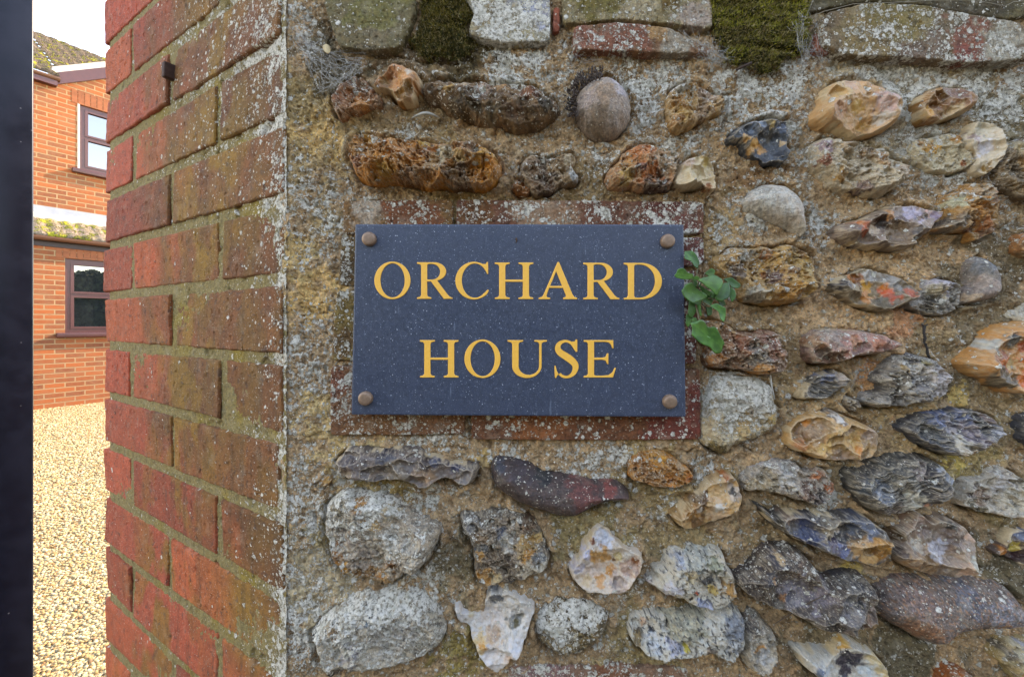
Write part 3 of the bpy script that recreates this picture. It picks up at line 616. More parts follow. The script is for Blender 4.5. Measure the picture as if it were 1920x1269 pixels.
LICH = [(600, 400, 100, .55), (580, 700, 90, .62), (570, 950, 90, .68), (560, 1150, 100, .78), (980, 130, 80, .8), (1230, 160, 80, .75),
        (1290, 250, 70, .6), (1210, 250, 45, .6), (1430, 170, 110, .78), (1700, 150, 120, .92), (1850, 160, 100, .88), (1780, 300, 90, .7), (1480, 300, 70, .5),
        (1000, 265, 70, .45), (1130, 290, 50, .5), (1390, 420, 60, .6), (1520, 420, 50, .6), (765, 245, 22, .75), (1370, 700, 60, .6), (1400, 800, 50, .4),
        (1120, 865, 80, .62), (820, 825, 60, .72), (800, 940, 90, .5), (780, 1085, 80, .62), (1150, 1070, 80, .45), (1080, 1150, 80, .5), (1330, 880, 40, .6),
        (1470, 890, 60, .5), (1545, 925, 28, .75), (950, 845, 40, .6), (1230, 960, 60, .42), (640, 880, 50, .6), (1010, 400, 60, .5), (660, 560, 40, .5),
        (1890, 430, 35, .5), (1700, 340, 40, .5), (1560, 540, 40, .4), (1530, 1090, 40, .45), (1200, 1200, 90, .42), (620, 620, 60, .5), (690, 400, 50, .55),
        (1650, 870, 50, .3), (1290, 560, 40, .25), (560, 40, 60, .5), (905, 1190, 60, .35)]
def lichen_density(X, Y):
    r = np.full(np.shape(X), 0.22)
    for x, y, s, a in LICH:
        r = np.maximum(r, a * np.exp(-((X - x) ** 2 + (Y - y) ** 2) / (2 * (s * 0.98) ** 2)))
    return r

MORT = [(575, 300, 120, '#8a7448'), (590, 560, 55, '#b08c40'), (580, 190, 70, '#86703c'), (610, 250, 50, '#a08038'), (1150, 160, 80, '#7c6138'), (880, 70, 75, '#54461a'), (850, 110, 70, '#4e401c'),
        (620, 130, 70, '#50462f'), (760, 120, 60, '#66543a'), (1440, 130, 90, '#7a6238'), (1700, 150, 150, '#8a7c62'), (1880, 230, 80, '#6c6248'),
        (1700, 490, 120, '#a2835a'), (1820, 600, 110, '#6e5e42'), (1870, 480, 80, '#6a5a3e'), (1600, 590, 90, '#a88860'), (1645, 715, 45, '#a8702c'), (1700, 600, 40, '#a8744a'),
        (1755, 640, 45, '#8a744e'), (1850, 780, 90, '#86704a'), (1800, 870, 70, '#928048'), (1690, 815, 60, '#a08452'), (1580, 760, 70, '#94784c'), (1450, 1000, 80, '#7a6440'),
        (1560, 870, 60, '#86704c'), (1440, 650, 60, '#8e744c'), (1330, 430, 70, '#8f7444'), (1290, 1000, 100, '#7c6a42'), (1230, 890, 80, '#86703e'), (870, 1060, 60, '#6c6044'),
        (895, 1205, 45, '#7a6a18'), (850, 1225, 50, '#7c6c1c'), (1100, 1000, 80, '#80703f'), (1200, 1230, 100, '#7c6c3c'), (1690, 1210, 90, '#5c5238'), (1890, 1060, 80, '#5a5036'),
        (1560, 1210, 70, '#6c5c3c'), (640, 1000, 60, '#8a7c50'), (580, 1100, 80, '#93866a'), (640, 850, 60, '#a08850'), (905, 860, 22, '#9a7c34'), (720, 905, 60, '#86702e'),
        (1420, 340, 40, '#7c5a2c'), (790, 225, 70, '#7c6640'), (870, 340, 80, '#846c3c'), (1100, 350, 60, '#7c6436'), (1780, 860, 24, '#b09c30'), (1590, 1060, 24, '#b09424'), (1790, 745, 26, '#a89040'),
        (1880, 930, 60, '#786840'), (1480, 720, 60, '#8a724a'), (600, 770, 40, '#a48c54'), (560, 480, 40, '#a08444')]

CRACKS = ['1310 160 1330 178 1350 182 1365 178 1358 212 1352 250', '1340 310 1342 360 1328 370 1318 400 1317 470 1320 590', '630 1050 600 1010 590 960', '1310 845 1290 890 1300 920',
          '1340 880 1370 890 1385 930 1388 985', '740 105 790 118 860 120', '1420 850 1380 830 1330 870', '1770 855 1768 920', '990 560 990 561', '622 0 620 60 614 110', '1312 700 1314 830 1290 850']

def seg_dist(X, Y, pts):
    best = np.full(X.shape, 1e18)
    for (ax, ay), (bx, by) in zip(pts[:-1], pts[1:]):
        dx, dy = bx - ax, by - ay; L = dx * dx + dy * dy + 1e-9
        t = np.clip(((X - ax) * dx + (Y - ay) * dy) / L, 0, 1)
        best = np.minimum(best, (X - ax - t * dx) ** 2 + (Y - ay - t * dy) ** 2)
    return np.sqrt(best)

def mortar_height(X, Y):
    """mm towards the viewer; photograph pixels"""
    h = 4.0 * fbm(X / 95, Y / 80, 3, 5) + 3.2 * fbm(X / 30, Y / 24, 3, 9) + 1.7 * fbm(X / 9, Y / 9, 3, 13) + 0.95 * fbm(X / 3.4, Y / 3.4, 2, 17)
    h = h + 0.8 * np.clip(ridged(X / 40, Y / 34, 3, 21) - 0.6, -1, 1)
    pit = sstep(0.30, 0.5, fbm(X / 8, Y / 8, 2, 33)); h = h - 1.8 * pit
    return h

wall_root = empty('flint_wall', (0.2, 0, 0))
tag(wall_root, 'old lichened flint and brick wall that carries the slate house sign', 'wall')

def local(o):
    """children keep world coordinates although their thing's origin is elsewhere"""
    o.matrix_parent_inverse = o.parent.matrix_basis.inverted()
    return o

def axis(a, lo, hi, b, fine, coarse):
    return np.concatenate([np.arange(a, lo, coarse), np.arange(lo, hi, fine), np.arange(hi, b + coarse, coarse)])

X_CORNER = (535 - 960.0) / F_PX * 0.4238
def px_x(m): return 960 + m / 0.4238 * F_PX
def px_z(z): return HOR - (z - CAM.z) / 0.4238 * F_PX
XR, ZT = 2.2, 1.96
xs = axis(512, 512, 1945, px_x(XR), 1.45, 16)
ys = axis(px_z(ZT), -22, 1292, px_z(0.0), 1.45, 16)
X, Y = np.meshgrid(xs, ys)
hm = mortar_height(X, Y)
for cstr in CRACKS:
    p = np.array([float(v) for v in cstr.split()]).reshape(-1, 2)
    wob = 2.2 * fbm(X / 9, Y / 9, 2, 41)
    dd = seg_dist(X + wob, Y + wob, p)
    hm = hm - 3.0 * np.exp(-(dd / 1.5) ** 2) + 0.6 * np.exp(-((dd - 5) / 4) ** 2)
for (poly, H, *_r) in STONES:      # mortar dips slightly round each stone and is pointed up to it
    lo, hi = poly.min(0) - 22, poly.max(0) + 22
    ix = np.where((xs > lo[0]) & (xs < hi[0]))[0]; iy = np.where((ys > lo[1]) & (ys < hi[1]))[0]
    if len(ix) == 0 or len(iy) == 0: continue
    sub = np.ix_(iy, ix)
    d = sdist(X[sub], Y[sub], poly)
    cyp = poly[:, 1].mean(); below = sstep(-0.2, 0.9, (Y[sub] - cyp) / (0.5 * np.ptp(poly[:, 1])))
    hm[sub] -= np.where(d < 0, 8.0 * np.exp(-((d + 1.0) / 4.5) ** 2) * below * (0.5 + 0.8 * sstep(-0.3, 0.3, fbm(X[sub] / 30, Y[sub] / 30, 2, 95))), 0)
    hm[sub] += np.where(d < 0, 3.6 * np.exp(-((-d - 6) / 8.0) ** 2) * (0.35 + 1.2 * sstep(-0.2, 0.3, fbm(X[sub] / 40, Y[sub] / 40, 2, 91))) - 1.6 * np.exp(-(d / 2.4) ** 2), -2.0)
# edge towards the pier is worn back
dx = np.clip(537 - X, 0, None)     # mortar smeared round the corner on to the pier, petering out
hm = np.where(dx > 0, 0.35 * hm, hm * (0.35 + 0.65 * sstep(537, 556, X))) - dx * MM * 0.625 + 0.6 - 0.16 * dx * MM + (2.4 * fbm(Y / 34, X / 20, 4, 88) + 0.7) * (dx > 0) * sstep(0, 5, dx)
cm = paint(X, Y, '#8f7450', MORT, 501, warp=0.45, var=0.30)
moss = sstep(0.12, 0.42, fbm(X / 60, Y / 60, 4, 77))[..., None] * 0.08
cm = cm * (1 - moss) + alb('#675c28') * moss
ml = (cm @ np.array([.3, .55, .15]))[..., None]; cm = (ml * .30 + cm * .70) * np.array([1.66, 1.50, 1.25])
pp = np.zeros(X.shape + (4,))
pp[..., 0] = np.clip(lichen_density(X, Y) + 0.10 * fbm(X / 40, Y / 40, 3, 66), 0, 1)
pp[..., 1] = 0.92; pp[..., 2] = 0.50; pp[..., 3] = 1.0
Vm = np.stack([(X - 960) / F_PX * 0.4238, -hm / 1000.0, CAM.z - (Y - HOR) / F_PX * 0.4238], -1).reshape(-1, 3)
idx = np.arange(X.size).reshape(X.shape)
o = local(np_mesh('mortar', Vm, grid_quads(idx, *X.shape), M_MAS, wall_root, cm.reshape(-1, 3), pp.reshape(-1, 4)))
M_CORE = plain('wall_core_mortar', (0.18, 0.13, 0.075), 0.95, var=0.2, scale=30)
local(box_obj('core', (X_CORNER + 0.002, XR, 0.012, 0.34, 0.0, ZT), M_CORE, wall_root))

for i, sp_ in enumerate(STONES):
    local(build_stone(i, sp_, wall_root))

# flints beyond the photograph's frame, as one part
def outer_flints():
    R = np.random.RandomState(5)
    Vs, Qs, Cs, Ps = [], [], [], []; nv = 0
    pal = ['#8a7a6a', '#5c5650', '#a08a68', '#9a7040', '#b0a898', '#6c5a4c', '#50525a', '#7c6a54']
    for gz in np.arange(0.06, ZT - 0.1, 0.062):
        for gx in np.arange(X_CORNER + 0.07, XR - 0.05, 0.085):
            x = gx + R.uniform(-.015, .015) + (0.04 if int(gz * 1000) // 62 % 2 else 0); z = gz + R.uniform(-.01, .01)
            px, py = px_x(x), px_z(z)
            if -70 < py < 1330 and px < 1990: continue
            rx, rz, H = R.uniform(.032, .052), R.uniform(.022, .034), R.uniform(.014, .028)
            n = 25; u, v = np.meshgrid(np.linspace(-1.1, 1.1, n), np.linspace(-1.1, 1.1, n))
            rr = np.hypot(u, v) + 0.25 * fbm(u * 1.5, v * 1.5, 3, R.randint(900))
            h = np.where(rr < 1, H * np.sqrt(np.clip(1 - rr ** 2, 0, 1)), -0.02 * (rr - 1) - 0.001)
            for _ in range(4):
                cx, cz = R.uniform(-.6, .6, 2)
                h = np.minimum(h, H * R.uniform(.45, .8) + H * 1.4 * ((u - cx) ** 2 + (v - cz) ** 2))
            h = h + 0.0012 * fbm(u * 4, v * 4, 3, R.randint(900))
            Vs.append(np.stack([x + u * rx, -h, z + v * rz], -1).reshape(-1, 3))
            id_ = np.arange(n * n).reshape(n, n)[::-1]
            Qs.append(grid_quads(id_, n, n) + nv); nv += n * n
            c = np.broadcast_to(alb(pal[R.randint(len(pal))]), (n * n, 3)) * (1 + .3 * fbm(u * 3, v * 3, 3, R.randint(900))).reshape(-1, 1)
            Cs.append(c); Ps.append(np.tile([R.uniform(.1, .5), .55, .25, .7], (n * n, 1)))
    o = np_mesh('flints', np.concatenate(Vs), np.concatenate(Qs), M_MAS, wall_root, np.concatenate(Cs), np.concatenate(Ps))
    o['kind'] = 'stuff'; return local(o)
outer_flints()

# bricks bedded in the flint wall
BRICK_KIND = dict(lich=0.42, rough=0.85, grain=0.30, bmp=0.9)
def build_brick(i, pts, H, base, patches, lich, label=None, name='brick', grain=0.40, rnd=2.0, rag=1.0, parent=wall_root):
    poly = np.array([float(v) for v in pts.split()]).reshape(-1, 2)
    poly = chaikin(poly, 1)
    lo = poly.min(0) - 4; hi = poly.max(0) + 4
    st = 1.3
    X, Y = np.meshgrid(np.arange(lo[0], hi[0] + st, st), np.arange(lo[1], hi[1] + st, st))
    d = sdist(X + rag * 1.6 * fbm(X / 14, Y / 14, 4, i + 300), Y + rag * 1.6 * fbm(X / 14, Y / 14, 4, i + 340), poly)
    t = np.clip(d / (rnd / MM), 0, 1)
    h = H + 0.8 * fbm(X / 45, Y / 30, 3, i + 400) + 0.45 * fbm(X / 8, Y / 8, 3, i + 401) - 0.9 * sstep(0.34, 0.5, fbm(X / 9, Y / 9, 2, i + 402))
    h = h - rnd * (1 - np.sqrt(np.clip(1 - (1 - t) ** 2, 0, 1)))
    h = np.where(d < 0, -np.minimum(-d * 4, 10.0), h)
    q = [tuple(p) for p in patches]
    c = paint(X, Y, base, q, i * 5 + 800, var=0.22)
    P = np.zeros(X.shape + (4,)); P[..., 0] = np.clip(lich + 0.25 * fbm(X / 30, Y / 30, 3, i + 55), 0, 1)
    P[..., 1] = 0.88; P[..., 2] = grain; P[..., 3] = 1.0
    keep = d > -3.2
    idx = np.full(X.shape, -1); idx[keep] = np.arange(keep.sum())
    dep = -0.35 * H / 1000.0 - CAM.y
    V = np.stack([((X - 960) / F_PX * dep)[keep], -h[keep] / 1000.0, (CAM.z - (Y - HOR) / F_PX * dep)[keep]], 1)
    o = local(np_mesh(name, V, grid_quads(idx, *X.shape), M_MAS, parent, c[keep], P[keep]))
    if label: o['label'] = label
    return o

RED = '#6e4634'
BR = [
 ('646 378 850 376 850 440 646 440', 7, '#7c5a36', [(780, 400, 60, '#7a4a30'), (690, 395, 30, '#a89888')], .30, 'brown lichened brick above the left half of the sign'),
 ('856 376 1090 378 1316 380 1317 440 856 440', 7, RED, [(900, 400, 30, '#6c4424'), (1020, 400, 60, '#94745c'), (1250, 400, 60, '#6a3a30')], .44, 'long speckled red brick above the right half of the sign'),
 ('1250 446 1316 446 1318 492 1305 500 1250 500', 7, '#6c4038', [], .45, None),
 ('1250 508 1304 508 1306 600 1302 682 1250 682', 6, '#6a3e32', [(1290, 540, 30, '#5a4020')], .35, None),
 ('884 720 1310 690 1311 822 1100 824 884 822', 7, '#74482f', [(1010, 800, 60, '#8c5430'), (1250, 800, 60, '#74382c'), (1300, 740, 30, '#743a2e')], .30, 'long red brick along the bottom of the sign'),
 ('622 686 700 684 872 720 873 812 760 814 622 814', 7, '#7a5236', [(700, 800, 60, '#7c5434'), (640, 720, 25, '#7c4a34')], .42, 'brick under the lower left corner of the sign'),
 ('634 545 700 545 700 676 624 676 628 600', 5, '#7c6638', [(640, 640, 30, '#6c5230')], .42, None),
 ('640 445 700 445 700 538 636 536', 4, '#6e5630', [(655, 500, 30, '#5a4426')], .50, None),
 ('612 -20 775 -20 782 20 775 50 764 76 752 98 690 104 640 96 628 60 616 30', 11, '#6e6446', [(690, 60, 60, '#766a52'), (700, 15, 60, '#6e673c'), (660, 85, 30, '#6c6044')], .12, 'grey brown rendered block in the top row'),
 ('862 -20 1030 -20 1032 60 1030 86 950 88 900 80 878 70 890 30', 10, '#98907c', [(1000, 20, 50, '#a4a8b8'), (940, 60, 60, '#9c8f74'), (980, 72, 40, '#a89c7c')], .85, 'block crusted with white and yellow lichen in the top row'),
 ('1036 20 1049 20 1049 66 1036 68', 8, '#94503a', [], .1, 'narrow red brick sliver in the top row'),
 ('1052 -20 1330 -20 1332 62 1290 58 1240 52 1160 44 1090 52 1054 52', 10, '#867858', [(1130, 5, 50, '#6c6030'), (1250, 5, 25, '#604a1c'), (1190, 30, 40, '#9a8c70'), (1300, 40, 40, '#9c8c80')], .22, 'buff brick in the top row above the red one'),
 ('1074 58 1150 50 1200 54 1250 60 1290 82 1330 100 1326 110 1200 106 1074 102', 11, '#7c5a40', [(1160, 80, 60, '#80503c'), (1090, 78, 30, '#8a5a48'), (1270, 92, 40, '#948878'), (1230, 70, 20, '#9c7850')], .38, 'red brick with a tapering right end above the round cobble'),
 ('1540 34 1620 16 1720 22 1800 38 1890 52 1914 80 1912 122 1800 128 1680 118 1570 114 1532 96 1524 60', 14, '#74624a', [(1600, 50, 70, '#84704a'), (1800, 85, 45, '#84523e'), (1700, 90, 60, '#746050'), (1790, 110, 20, '#84483a'), (1860, 95, 45, '#a09888'), (1680, 30, 60, '#7c6c40')], .45, 'large rounded brick at the top right stained red'),
 ('1500 -20 1925 -20 1925 34 1880 42 1800 30 1720 14 1620 8 1500 30', 6, '#50462a', [(1800, 10, 80, '#4a3f28'), (1900, 40, 30, '#5c5234')], .10, 'dark brick course along the top right'),  # base colour darker than the other top row bricks
 ('1520 66 1548 74 1552 108 1522 104', 9, '#8a4a32', [], .12, 'small red brick corner beside the moss'),
 ('952 1246 1100 1243 1200 1246 1288 1248 1288 1300 952 1300', 5, '#8a6a56', [(1020, 1262, 60, '#8c6c68'), (1150, 1262, 50, '#84563c')], .5, 'red brick just showing at the bottom edge'),
]
for i, b in enumerate(BR): build_brick(i, *b)
V, Fc = [], []
for k in range(12):     # brick coping above the frame
    x0 = X_CORNER + 0.005 + k * 0.2; box(V, Fc, x0, x0 + 0.19, -0.03, 0.37, ZT, ZT + 0.07)
local(mesh_obj('coping', V, Fc, plain('coping_brick', (0.2, 0.09, 0.055), 0.9, var=0.25, scale=25), wall_root, smooth=False))
# ------------------------------------------------------------------ brick gate pier
DEP_R = 1.618
PA = np.array([X_CORNER, 0.0])
PB = np.array([(200 - 960.0) / F_PX * 0.4238 * DEP_R, 0.4238 * DEP_R - 0.4238])
PL = float(np.hypot(*(PB - PA))); PE = (PB - PA) / PL
PN = np.array([PE[1], -PE[0]])
if PN[1] > 0: PN = -PN                         # outward, towards the viewer
COURSE = 0.0781; Z0 = CAM.z - (524 - HOR) / F_PX * 0.4238; JT = 0.0122
pier = empty('gate_pier', (float(PA[0] + PB[0]) / 2, float(PA[1] + PB[1]) / 2 + 0.1, 0))
tag(pier, 'red brick gate pier end stained olive towards the flint wall', 'pier')

def pier_pt(u, v, out):
    """u metres from the corner along the face, v height, out metres proud"""
    u, v, out = np.broadcast_arrays(u, v, out)
    return np.stack([PA[0] + PE[0] * u + PN[0] * out, PA[1] + PE[1] * u + PN[1] * out, v], -1)

def pier_colour(u, v, base, seed):
    """bricks weather from clean red (far end) to olive algae near the wall"""
    U = u / 0.0005 * 1.0; Vv = v / 0.0005
    c = np.broadcast_to(alb(base), u.shape + (3,)).copy()
    n = fbm(U / 130, Vv / 300, 4, seed)
    low = sstep(1.02, 1.22, v)
    a = sstep(0.40, 0.20, u + 0.12 * n + 0.07 * fbm(U / 500, Vv / 160, 2, 31) + 0.20 * (1 - low)) * (0.95)
    olive = alb('#735424'); brown = alb('#754c28')
    t = sstep(-0.25, 0.35, fbm(U / 90, Vv / 160, 3, 71))[..., None]
    c = c * (1 - a[..., None]) + (olive * t + brown * (1 - t)) * a[..., None]
    band = np.exp(-((u - 0.20 - 0.25 * (1.28 - v)) / 0.10) ** 2) * sstep(0.02, 0.34, fbm(U / 120, Vv / 190, 4, 93) + 0.10)
    band = np.maximum(band, 0.9 * np.exp(-((u - 0.07) / 0.06) ** 2 - ((v - 0.985) / 0.06) ** 2))
    band = np.clip(band * 0.8, 0, 0.75)[..., None]
    c = c * (1 - band) + alb('#8a6c20') * band
    # vertical drip streaks
    s = sstep(0.12, 0.4, fbm(U / 22, Vv / 420, 3, 111))[..., None] * 0.32 * sstep(0.40, 0.2, u)[..., None]
    c = c * (1 - s) + alb('#4c3c24') * s
    # scratches and dark kiln spots
    k = sstep(0.36, 0.46, fbm(U / 17, Vv / 17, 2, seed + 9))[..., None] * 0.55
    c = c * (1 - k) + alb('#4a3e3a') * k
    b = 1 + 0.30 * fbm(U / 40, Vv / 40, 5, seed + 3)
    return np.clip(c * b[..., None] * np.array([.95, .84, .76]), 0.006, .9)

def pier_lichen(u, v):
    near = sstep(0.13, 0.0, u)
    up = sstep(1.30, 1.62, v)
    return np.clip(0.05 + 0.50 * near * (0.55 + 0.45 * up) + 0.36 * up * sstep(0.38, 0.10, u) + 0.38 * np.exp(-(u / 0.016) ** 2), 0, 1)

REDS = ['#b0543a', '#a64a30', '#b85a38', '#a04c32', '#b25a36', '#984830']
def pier_brick(i, u0, u1, v0, v1, fine):
    R = np.random.RandomState(900 + i)
    st = 0.0011 if fine else 0.006
    far = u1 > PL - 0.002
    nu = max(8, int((u1 - u0) / st)); nv = max(6, int((v1 - v0) / st))
    s, t = np.meshgrid(np.linspace(0, 1, nu), np.linspace(0, 1, nv))
    u = u0 + (u1 - u0) * s; v = v0 + (v1 - v0) * t
    mm = 2000.0
    ed = np.minimum(np.minimum(u - u0, u1 - u), np.minimum(v - v0, v1 - v))
    # uneven arrises
    du = 0.0018 * fbm(v * 60, u * 8, 3, i) ; dv = 0.0016 * fbm(u * 45, v * 8, 3, i + 7)
    e1 = sstep(0.018, 0.0, np.minimum(s, 1 - s) * (u1 - u0)); e2 = sstep(0.018, 0.0, np.minimum(t, 1 - t) * (v1 - v0))
    uu = u + du * e1; vv = v + dv * e2
    r = R.uniform(0.0016, 0.0030)
    q = np.clip(ed / r, 0, 1)
    tilt = R.uniform(-0.004, 0.004) * (s - .5) + R.uniform(-0.003, 0.003) * (t - .5)
    out = 0.0022 + R.uniform(-.0007, .0008) + tilt + 0.0007 * fbm(u * 40, v * 40, 3, i + 11) + 0.00035 * fbm(u * 220, v * 220, 3, i + 12) \
        - 0.0009 * sstep(0.35, 0.5, fbm(u * 110, v * 110, 2, i + 13)) - r * (1 - np.sqrt(np.clip(1 - (1 - q) ** 2, 0, 1)))
    V = pier_pt(uu, vv, out).reshape(-1, 3)
    base = REDS[R.randint(len(REDS))]
    c = pier_colour(u, v, base, i).reshape(-1, 3) * R.uniform(.86, 1.14)
    P = np.zeros((nu * nv, 4)); P[:, 0] = pier_lichen(u, v).ravel() * 0.54; P[:, 1] = 0.86; P[:, 2] = 0.26; P[:, 3] = 0.9
    idx = np.arange(nu * nv).reshape(nv, nu)
    Q = [grid_quads(idx[:, ::-1], nv, nu)]
    # sides go back into the pier
    ring = np.concatenate([idx[0, :], idx[1:, -1], idx[-1, -2::-1], idx[-2:0, 0]])
    back = 0.10 if far else 0.016
    n0 = len(V); m = len(ring)
    bu = uu.ravel()[ring]; bv = vv.ravel()[ring]
    V = np.concatenate([V, pier_pt(bu, bv, np.full(m, -back))])
    c = np.concatenate([c, c[ring]]); P = np.concatenate([P, P[ring]])
    k = np.arange(m); k2 = (k + 1) % m
    Q.append(np.stack([ring[k2], ring[k], n0 + k, n0 + k2], 1))
    return local(np_mesh('brick', V, np.concatenate(Q), M_MAS, pier, c, P))

cnt = 0
k_lo = -int(Z0 / COURSE) - 1; k_hi = int((2.02 - Z0) / COURSE)
for k in range(k_lo, k_hi):
    v0 = Z0 + k * COURSE + JT / 2; v1 = v0 + COURSE - JT
    if v0 < 0.0: continue
    cuts = [0, .252, .777, 1.0] if k % 2 == 0 else [0, .505, 1.0]
    R = np.random.RandomState(k + 50)
    cuts = [c + (R.uniform(-.012, .012) if 0 < c < 1 else 0) for c in cuts]
    fine = 0.90 < v1 and v0 < 1.80
    for a, b in zip(cuts[:-1], cuts[1:]):
        u0 = a * PL + (JT / 2 if a > 0 else R.uniform(-.002, .010)); u1 = b * PL - (JT / 2 if b < 1 else 0)
        if b == 1.0: u1 = PL + R.uniform(-.004, .002)
        pier_brick(cnt, u0, u1, v0, v1, fine); cnt += 1
# mortar bed
us = np.arange(-0.004, PL - 0.004, 0.0014); vs = np.concatenate([np.arange(0, .9, .02), np.arange(.9, 1.8, .0014), np.arange(1.8, 2.02, .02)])
U, V_ = np.meshgrid(us, vs)
mo = 0.0002 + 0.0011 * fbm(U * 60, V_ * 60, 3, 5) + 0.0008 * fbm(U * 250, V_ * 250, 3, 6) - 0.003 * sstep(0.22, 0.4, fbm(U * 35, V_ * 35, 3, 8)) * sstep(.3, .1, U)
smear = sstep(0.022, 0.0, U + 0.012 * fbm(V_ * 55, U * 30, 4, 19))
mo = mo + 0.0012 * smear
mo = mo - 0.003 * sstep(PL - 0.02, PL - 0.004, U)
c = paint(U / 0.0005, V_ / 0.0005, '#83744a', [], 611, var=0.18)
yl = (sstep(0.12, 0.42, fbm(U * 13, V_ * 11, 3, 15)) * sstep(.42, .2, U))[..., None] * .7
c = c * (1 - yl) + alb('#8a7420') * yl
P = np.zeros(U.shape + (4,)); P[..., 0] = np.clip(pier_lichen(U, V_) * 1.15, 0, 1); P[..., 1] = .92; P[..., 2] = .34; P[..., 3] = 1
idx = np.arange(U.size).reshape(U.shape)
local(np_mesh('mortar', pier_pt(U, V_, mo).reshape(-1, 3), grid_quads(idx[:, ::-1], *U.shape), M_MAS, pier, c.reshape(-1, 3), P.reshape(-1, 4)))
# body
def prism(name, foot, z0, z1, mat, parent=None):
    n = len(foot); V = [(x, y, z0) for x, y in foot] + [(x, y, z1) for x, y in foot]
    Fc = [tuple(reversed(range(n))), tuple(range(n, 2 * n))] + [(i, (i + 1) % n, n + (i + 1) % n, n + i) for i in range(n)]
    return mesh_obj(name, V, Fc, mat, parent, smooth=False)
a = PA - PN * 0.012 - PE * -0.002; b = PB - PN * 0.012 - PE * 0.010
foot = [a, (X_CORNER + .004, 0.34), (b - PN * .30), b]
local(prism('core', [tuple(map(float, f)) for f in foot], 0, 2.0, M_CORE, pier))
local(prism('cap', [tuple(map(float, f)) for f in (PA + PN * .03, (X_CORNER, .37), PB - PN * .33 + PE * .03, PB + PN * .03 + PE * .03)], 2.0, 2.07, M_CORE, pier))

def ray_pier(px, py, out=0.0):
    d = np.array([(px - 960) / F_PX, 1.0]); c0 = np.array([CAM.x, CAM.y])
    p0 = PA + PN * out
    t = np.dot(p0 - c0, PN) / np.dot(d, PN)
    return Vector((c0[0] + d[0] * t, c0[1] + t, CAM.z - (py - HOR) / F_PX * t))
# rusty iron stub in a joint
p = ray_pier(316, 134, 0.006)
stub = box_obj('iron_stub', (-.0045, .0045, -.006, .012, -.0095, .0095), plain('rusted_iron', (.06, .026, .016), .85, .3, .35, 300, .0006), None, .0015)
stub.location = p; stub.rotation_euler = (0, 0.06, math.atan2(PN[1], PN[0]) + math.pi / 2)
stub.parent = pier; local(stub); stub['label'] = 'rusty square iron stub sticking out of a joint'

# ------------------------------------------------------------------ slate sign
YF = -0.025                                   # front of the plate
def pl(px, py, y=YF): w = wall_pt(px, py, y); return Vector((w[0], y, w[1]))
tl, tr, br, bl = pl(665.5, 420), pl(1282.5, 420.5), pl(1286.5, 782), pl(658, 777.5)
sign = empty('house_sign', tuple((bl + br) / 2 + Vector((0, 0.008, 0))))
tag(sign, 'slate blue granite house sign with gold letters fixed to the flint wall', 'sign')

def granite_mat():
    t = NT('speckled_slate_granite'); P = t.obj()
    n1 = t.noise(P, 34, 3, 0.6); n2 = t.noise(P, 900, 2, 0.6); n3 = t.noise(P, 300, 3, .6)
    col = t.ramp(n1, [(0.30, (0.024, 0.037, 0.068)), (0.70, (0.032, 0.045, 0.074))])
    col = t.mix(t.mr(n2, 0.38, 0.70, 0, .5), col, (0.062, 0.076, 0.108))
    col = t.mix(t.mr(n3, 0.35, 0.6, 0.35, 0), col, (0.022, 0.028, 0.042))
    for sc, th, c in ((1000, .95, (.26, .30, .36)), (1400, .90, (.17, .205, .27)), (700, .985, (.42, .46, .52))):
        v = t.vor(P, sc); vc = t.vor(P, sc, 'Color'); sp = t.n('ShaderNodeSeparateColor'); t.t.links.new(vc, sp.inputs[0])
        m = t.math('MULTIPLY', t.mr(v, .45, .25), t.math('GREATER_THAN', sp.outputs[0], th))
        col = t.mix(t.math('MULTIPLY', m, t.mr(sp.outputs[1], 0, 1, .35, .95)), col, c)
    # dust and scuffs
    mp = t.n('ShaderNodeMapping'); mp.inputs['Scale'].default_value = (1.0, 1.0, 0.14); t.t.links.new(P, mp.inputs[0])
    d = t.mr(t.noise(mp.outputs[0], 260, 3, .6), .66, .74, 0, .25)
    col = t.mix(d, col, (.20, .25, .32))
    col = t.mix(t.mr(t.noise(P, 9, 3, .6), .42, .75, 0, .18), col, (.06, .06, .075))
    t.set(t.b.inputs['Base Color'], col)
    t.set(t.b.inputs['Roughness'], t.mr(n3, .3, .7, .34, .48)); t.b.inputs['Specular IOR Level'].default_value = .5
    t.set(t.b.inputs['Normal'], t.bump(n2, .25, .0004))
    return t.m
M_GRAN = granite_mat()
V = [tuple(q + Vector((0, dy, 0))) for dy in (0, 0.0135) for q in (tl, tr, br, bl)]
plate = mesh_obj('plate', V, [(0, 3, 2, 1), (4, 5, 6, 7), (0, 1, 5, 4), (1, 2, 6, 5), (2, 3, 7, 6), (3, 0, 4, 7)], M_GRAN, sign, smooth=False)
bm = bmesh.new(); bm.from_mesh(plate.data)
bmesh.ops.bevel(bm, geom=[e for e in bm.edges], offset=.0016, segments=2, affect='EDGES', profile=.6)
bm.to_mesh(plate.data); bm.free(); local(plate)

